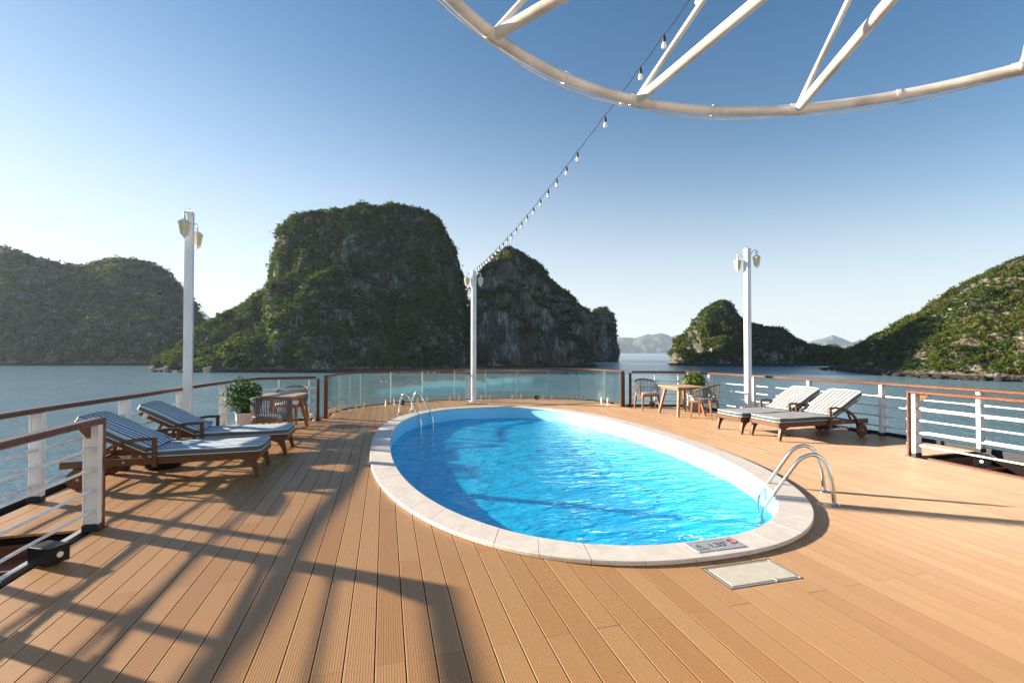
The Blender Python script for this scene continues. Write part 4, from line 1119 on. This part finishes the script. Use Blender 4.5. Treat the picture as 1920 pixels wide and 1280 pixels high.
# ================================================================== LAMP POSTS
def lantern(parent, c, side):
    """hexagonal lantern hanging from a scroll bracket; c is the wall point on the pole, side the outward unit vector"""
    c = Vector(c); side = Vector(side).normalized(); hang = c + side * .14
    up = Vector((0, 0, 1))
    r = MB()
    sc = [c + side * s + up * z for s, z in ((.0, -.02), (.02, .06), (.06, .13), (.11, .155), (.15, .13), (.155, .09), (.125, .075), (.105, .095))]
    r.tube(catmull(sc, 4), .011, 6); r.tube([hang + up * .13, hang + up * .02], .008, 6)
    r.box(c + side * .006 - up * .03, (.02, .05, .15), Matrix((side, up.cross(side), up)).transposed(), .004)
    br = r.build('bracket', M['white'], parent, smooth=True)
    b = hang - up * .20
    L = MB(); L.lathe([(.030, .235), (.045, .225), (.098, .185), (.100, .178), (.085, .176)], b, 6)
    body = L.build('lantern_frame', M['white'], parent)
    MB().lathe([(.004, -.075), (.012, -.060), (.018, -.045), (.05, -.018), (.062, -.004), (.060, .002)], b, 6).build('lantern_base', M['white'], body)
    MB().lathe([(.016, .236), (.022, .25), (.010, .27)], b, 8).build('finial', M['white'], body)
    bars = MB()
    for k in range(6):
        a = 2 * math.pi * k / 6; bars.tube([b + Vector((.056 * math.cos(a), .056 * math.sin(a), 0)), b + Vector((.086 * math.cos(a), .086 * math.sin(a), .178))], .0065, 5)
    bars.build('glazing_bars', M['white'], body)
    for k in range(6):
        a0, a1 = 2 * math.pi * k / 6, 2 * math.pi * (k + 1) / 6
        P = [b + Vector((r_ * math.cos(a), r_ * math.sin(a), z)) for a, r_, z in ((a0, .052, .003), (a1, .052, .003), (a1, .082, .176), (a0, .082, .176))]
        MB().add(P, [(0, 1, 2, 3)]).build('amber_pane', M['amber'], body)
def lamp_post(label, x, y, h, rz, w, sides, gusset=True, tilt=0.0, drop=(.28, .28), hook=True):
    t = thing('lamp_post', label, 'lamp post', (x, y, 0), 0, 'white lamp posts')
    A = Matrix.Rotation(rz, 3, 'Z')
    MB().box((0, 0, h / 2), (w, w, h), A, .006).build('pole', M['white'], t)
    MB().box((0, 0, .008), (w * 1.9, w * 1.9, .016), A, .003).build('base_plate', M['white'], t)
    if gusset:
        for k in range(4):
            ax = A @ Vector((math.cos(k * math.pi / 2), math.sin(k * math.pi / 2), 0))
            MB().prism([(0, 0), (.24, 0), (0, .30)], ax, Vector((0, 0, 1)), Vector((-ax.y, ax.x, 0)), ax * (w / 2) + Vector((0, 0, .016)), .012).build('gusset', M['white'], t)
    if hook: MB().tube([(-.02, 0, h), (-.022, 0, h + .04), (0, 0, h + .062), (.022, 0, h + .04), (.02, 0, h)], .005, 6).build('hook', M['steel'], t)
    for s_, dr in zip(sides, drop):
        sv = Vector((*s_, 0)).normalized(); lantern(t, sv * (w / 2) + Vector((0, 0, h - dr)), sv)
lx, ly = (353 - 960) / F * 7.62, 7.62
lamp_post('white lamp post with two amber lanterns behind the teal striped loungers', lx, ly, zat(353, 398, ly), R(24), .118, ((.26, -.96), (-.045, 1.0)), drop=(.20, .30))
mx, my = unp(888, 752)
lamp_post('white lamp post with two lanterns standing at the far end of the pool', mx, my, zat(888, 508, my), R(20), .135, ((-1, .0), (1, -.0)), gusset=False, drop=(.22, .22))
ry = 10.9; rx = (1402 - 960) / F * ry
lamp_post('white lamp post with two lanterns behind the pale loungers', rx, ry, zat(1400, 466, ry), R(20), .118, ((-.95, .3), (.95, -.3)), drop=(.27, .20))

# ================================================================== CANOPY RING, STRING LIGHTS
cz = EYE + 2.0; cc = Vector((1.93, 1.27, cz)); RR_ = 2.67
cr = thing('canopy_frame', 'cream painted circular steel canopy frame overhead with paired spokes', 'canopy frame', (cc.x, cc.y, 0))
n = 96; ringp = [Vector((RR_ * math.cos(2 * math.pi * k / n), RR_ * math.sin(2 * math.pi * k / n), cz)) for k in range(n)]
MB().tube(ringp, .038, 14, closed=True).build('ring_pipe', M['cream'], cr, smooth=True)
def on_ring(px, py):
    x, y = unp(px, py, cz); return math.atan2(y - cc.y, x - cc.x)
a1, a2, a3 = on_ring(925, 65), on_ring(1200, 185), on_ring(1505, 200); st = (a1 - a3) / 2
for k in range(10):
    a = a2 + st * (k if k < 5 else k - 10) if abs(st) > .01 else a2
nsp = max(8, round(2 * math.pi / abs(st)))
for k in range(nsp):
    a = a2 + 2 * math.pi * k / nsp; p = Vector((RR_ * math.cos(a), RR_ * math.sin(a), cz)); q = Vector((0, 0, cz))
    MB().tube([p, p * .03 + q * .97], .036, 12).build('spoke', M['cream'], cr, smooth=True)
    MB().tube([p + Vector((0, 0, .02)), Vector((.05 * math.cos(a), .05 * math.sin(a), cz + 1.02))], .020, 10).build('stay', M['cream'], cr, smooth=True)
    b = p * 1.0; tg = Vector((-math.sin(a), math.cos(a), 0)); MB().tube([b - tg * .06, b + tg * .06], .0425, 14).build('sleeve', M['cream'], cr, smooth=True)
    a_ = a + math.pi / nsp; b = Vector((RR_ * math.cos(a_), RR_ * math.sin(a_), cz)); tg = Vector((-math.sin(a_), math.cos(a_), 0))
    MB().tube([b - tg * .012, b + tg * .012], .044, 14).build('clamp', M['cream'], cr, smooth=True)
MB().tube([(0, 0, .0), (0, 0, cz + 1.12)], .07, 16).build('mast', M['cream'], cr, smooth=True)
# loose cable slung below the ring
pts = []
for k in range(0, 49):
    a = a2 + 2.0 - 4.0 * k / 48; w = abs(math.sin(k * math.pi / 6)); pts.append(Vector((cc.x + (RR_ + .02) * math.cos(a), cc.y + (RR_ + .02) * math.sin(a), cz - .040 - .022 * w)))
o = MB().tube(catmull(pts, 2), .006, 5).build('slack_cable', M['cream'], smooth=True); tag(o, 'thin slack cable slung under the circular canopy frame', 'cable')

sl0 = Vector((mx + .02, my - .02, zat(888, 508, my) + .04)); sl1 = Vector((cc.x, cc.y, cz + .98))
def string_pt(t): p = sl0.lerp(sl1, t); p.z -= 4 * .32 * t * (1 - t); return p
sg = thing('string_lights', 'black cable of round white bulbs strung from the far lamp post overhead', 'string lights', tuple(sl0))
path = [string_pt(k / 120) + Vector((0, 0, .018 * abs(math.sin(k / 120 / .0302 * math.pi + .9)))) - sl0 for k in range(121)]
MB().tube(path, .0045, 5).build('cable', M['wire'], sg, smooth=True)
bt = [.796 - .0302 * k for k in range(27)] + [.83, .86, .90]
for t_ in bt:
    if abs(t_ - .6752) < .012 or t_ < .02: continue
    p = string_pt(t_) - sl0
    if t_ > .69: p.x += random.uniform(-.01, .01)
    bl = MB().lathe([(.003, -.118), (.015, -.115), (.0225, -.100), (.0225, -.088), (.014, -.066), (.011, -.06)], p, 12).build('bulb', M['bulb'], sg, smooth=True)
    MB().lathe([(.0125, -.062), (.0145, -.055), (.0145, -.02), (.008, -.005), (.006, .006)], p, 10).build('socket', M['wire'], bl, smooth=True)

# ================================================================== SMALL THINGS ON THE DECK
def box_lamp(label, x, y, rz, s=(.17, .13, .13)):
    t = thing('box_lamp', label, 'lamp', (x, y, 0), rz, 'black box lamps')
    MB().box((0, 0, s[2] / 2 + .02), s, ch=.004).build('housing', M['black'], t)
    MB().box((0, 0, .011), (s[0] * .6, s[1] * .5, .02)).build('bracket', M['black'], t)
    MB().tube([(0, -s[1] / 2 + .002, s[2] / 2 + .02), (0, -s[1] / 2 - .006, s[2] / 2 + .02)], s[2] * .17, 16).build('lens', M['lens'], t, smooth=True)
x, y = unp(84, 1060); box_lamp('black box floodlight with round lens on the deck beside the dark stairwell railing', x, y + .03, R(78), (.14, .21, .125))
x, y = unp(1842, 874); box_lamp('black box floodlight with round lens beside the sunlit stairwell railing', x, y, R(-50), (.16, .19, .125))
for (px, py, lab) in ((754, 758.5, 'small black box lamp behind the far left pool ladder'), (1006, 748.5, 'small black box lamp at the foot of the glass right of the central lamp post')):
    x, y = unp(px, py); box_lamp(lab, x, y, R(10), (.12, .10, .10))
x, y = unp(1261, 765.5); box_lamp('small black box lamp under the railing behind the armchair with pale cushion', x - .45, y + .35, R(-30), (.12, .12, .12))
# low black basket under the near lounger
x, y = unp(288, 882); t = thing('low_basket', 'low black ribbed oval basket under the nearest teal lounger', 'basket', (x, y + .16, 0), AXR)
mb = MB(); mb.lathe([(.13, 0), (.155, .02), (.165, .10), (.15, .105), (.14, .03), (.05, .025)], n=28); bo = mb.build('basket_body', M['black'], t, smooth=True); bo.scale = (1.35, .9, 1)
for k in range(28):
    a = 2 * math.pi * k / 28; MB().tube([(.152 * 1.35 * math.cos(a), .152 * .9 * math.sin(a), .02), (.168 * 1.35 * math.cos(a), .168 * .9 * math.sin(a), .102)], .006, 5).build('rib', M['foot'], t)
# dark slot plate by the central lamp post
x, y = unp(894, 757.2); o = MB().box((0, 0, .006), (.60, .10, .012), ch=.002).build('drain_cover', M['stepwood'], None, loc=(x, y, 0), rz=R(6)); tag(o, 'thin dark drain cover on the deck at the foot of the central lamp post', 'drain cover')
# white vent pipes by the shaded table
def vent(label, px, py, kind):
    x, y = unp(px, py); t = thing('vent_pipe', label, 'vent pipe', (x, y, 0), 0, 'white vent pipes')
    if kind == 0:
        MB().tube([(0, 0, 0), (0, 0, .26)], .018, 10).build('stem', M['white'], t, smooth=True)
        MB().lathe([(.03, .24), (.062, .25), (.068, .275), (.06, .305), (.02, .315)], n=16).build('cap', M['white'], t, smooth=True)
    else:
        MB().tube(catmull([(.05, 0, 0), (.05, 0, .05), (.04, 0, .10), (0, 0, .125), (-.05, 0, .105), (-.07, 0, .06)], 4), .034, 12).build('gooseneck', M['white'], t, smooth=True)
        MB().lathe([(.055, 0), (.055, .012), (.03, .016)], (.05, 0, 0), 14).build('flange', M['white'], t)
vent('slim white vent pipe with mushroom cap by the slim dark post', 569.5, 787, 0)
vent('short curved white gooseneck vent by the slim dark post', 586, 788, 1)

# ================================================================== HAZE
hz = bpy.data.materials.new('haze'); hz.use_nodes = True; nt = hz.node_tree; nt.nodes.clear()
out = N(nt, 'ShaderNodeOutputMaterial'); pv = N(nt, 'ShaderNodeVolumePrincipled')
pv.inputs['Color'].default_value = (.72, .86, 1.0, 1); pv.inputs['Density'].default_value = .000048; pv.inputs['Anisotropy'].default_value = .3
nt.links.new(pv.outputs[0], out.inputs['Volume'])
HZ = True
if HZ:
    o = MB().box((0, 4600, (WATER - 3 + 345) / 2), (15000, 10400, 345 - WATER + 3)).build('haze', hz); sea_frame(o); tag(o, 'pale sea haze over the bay', kind='stuff')
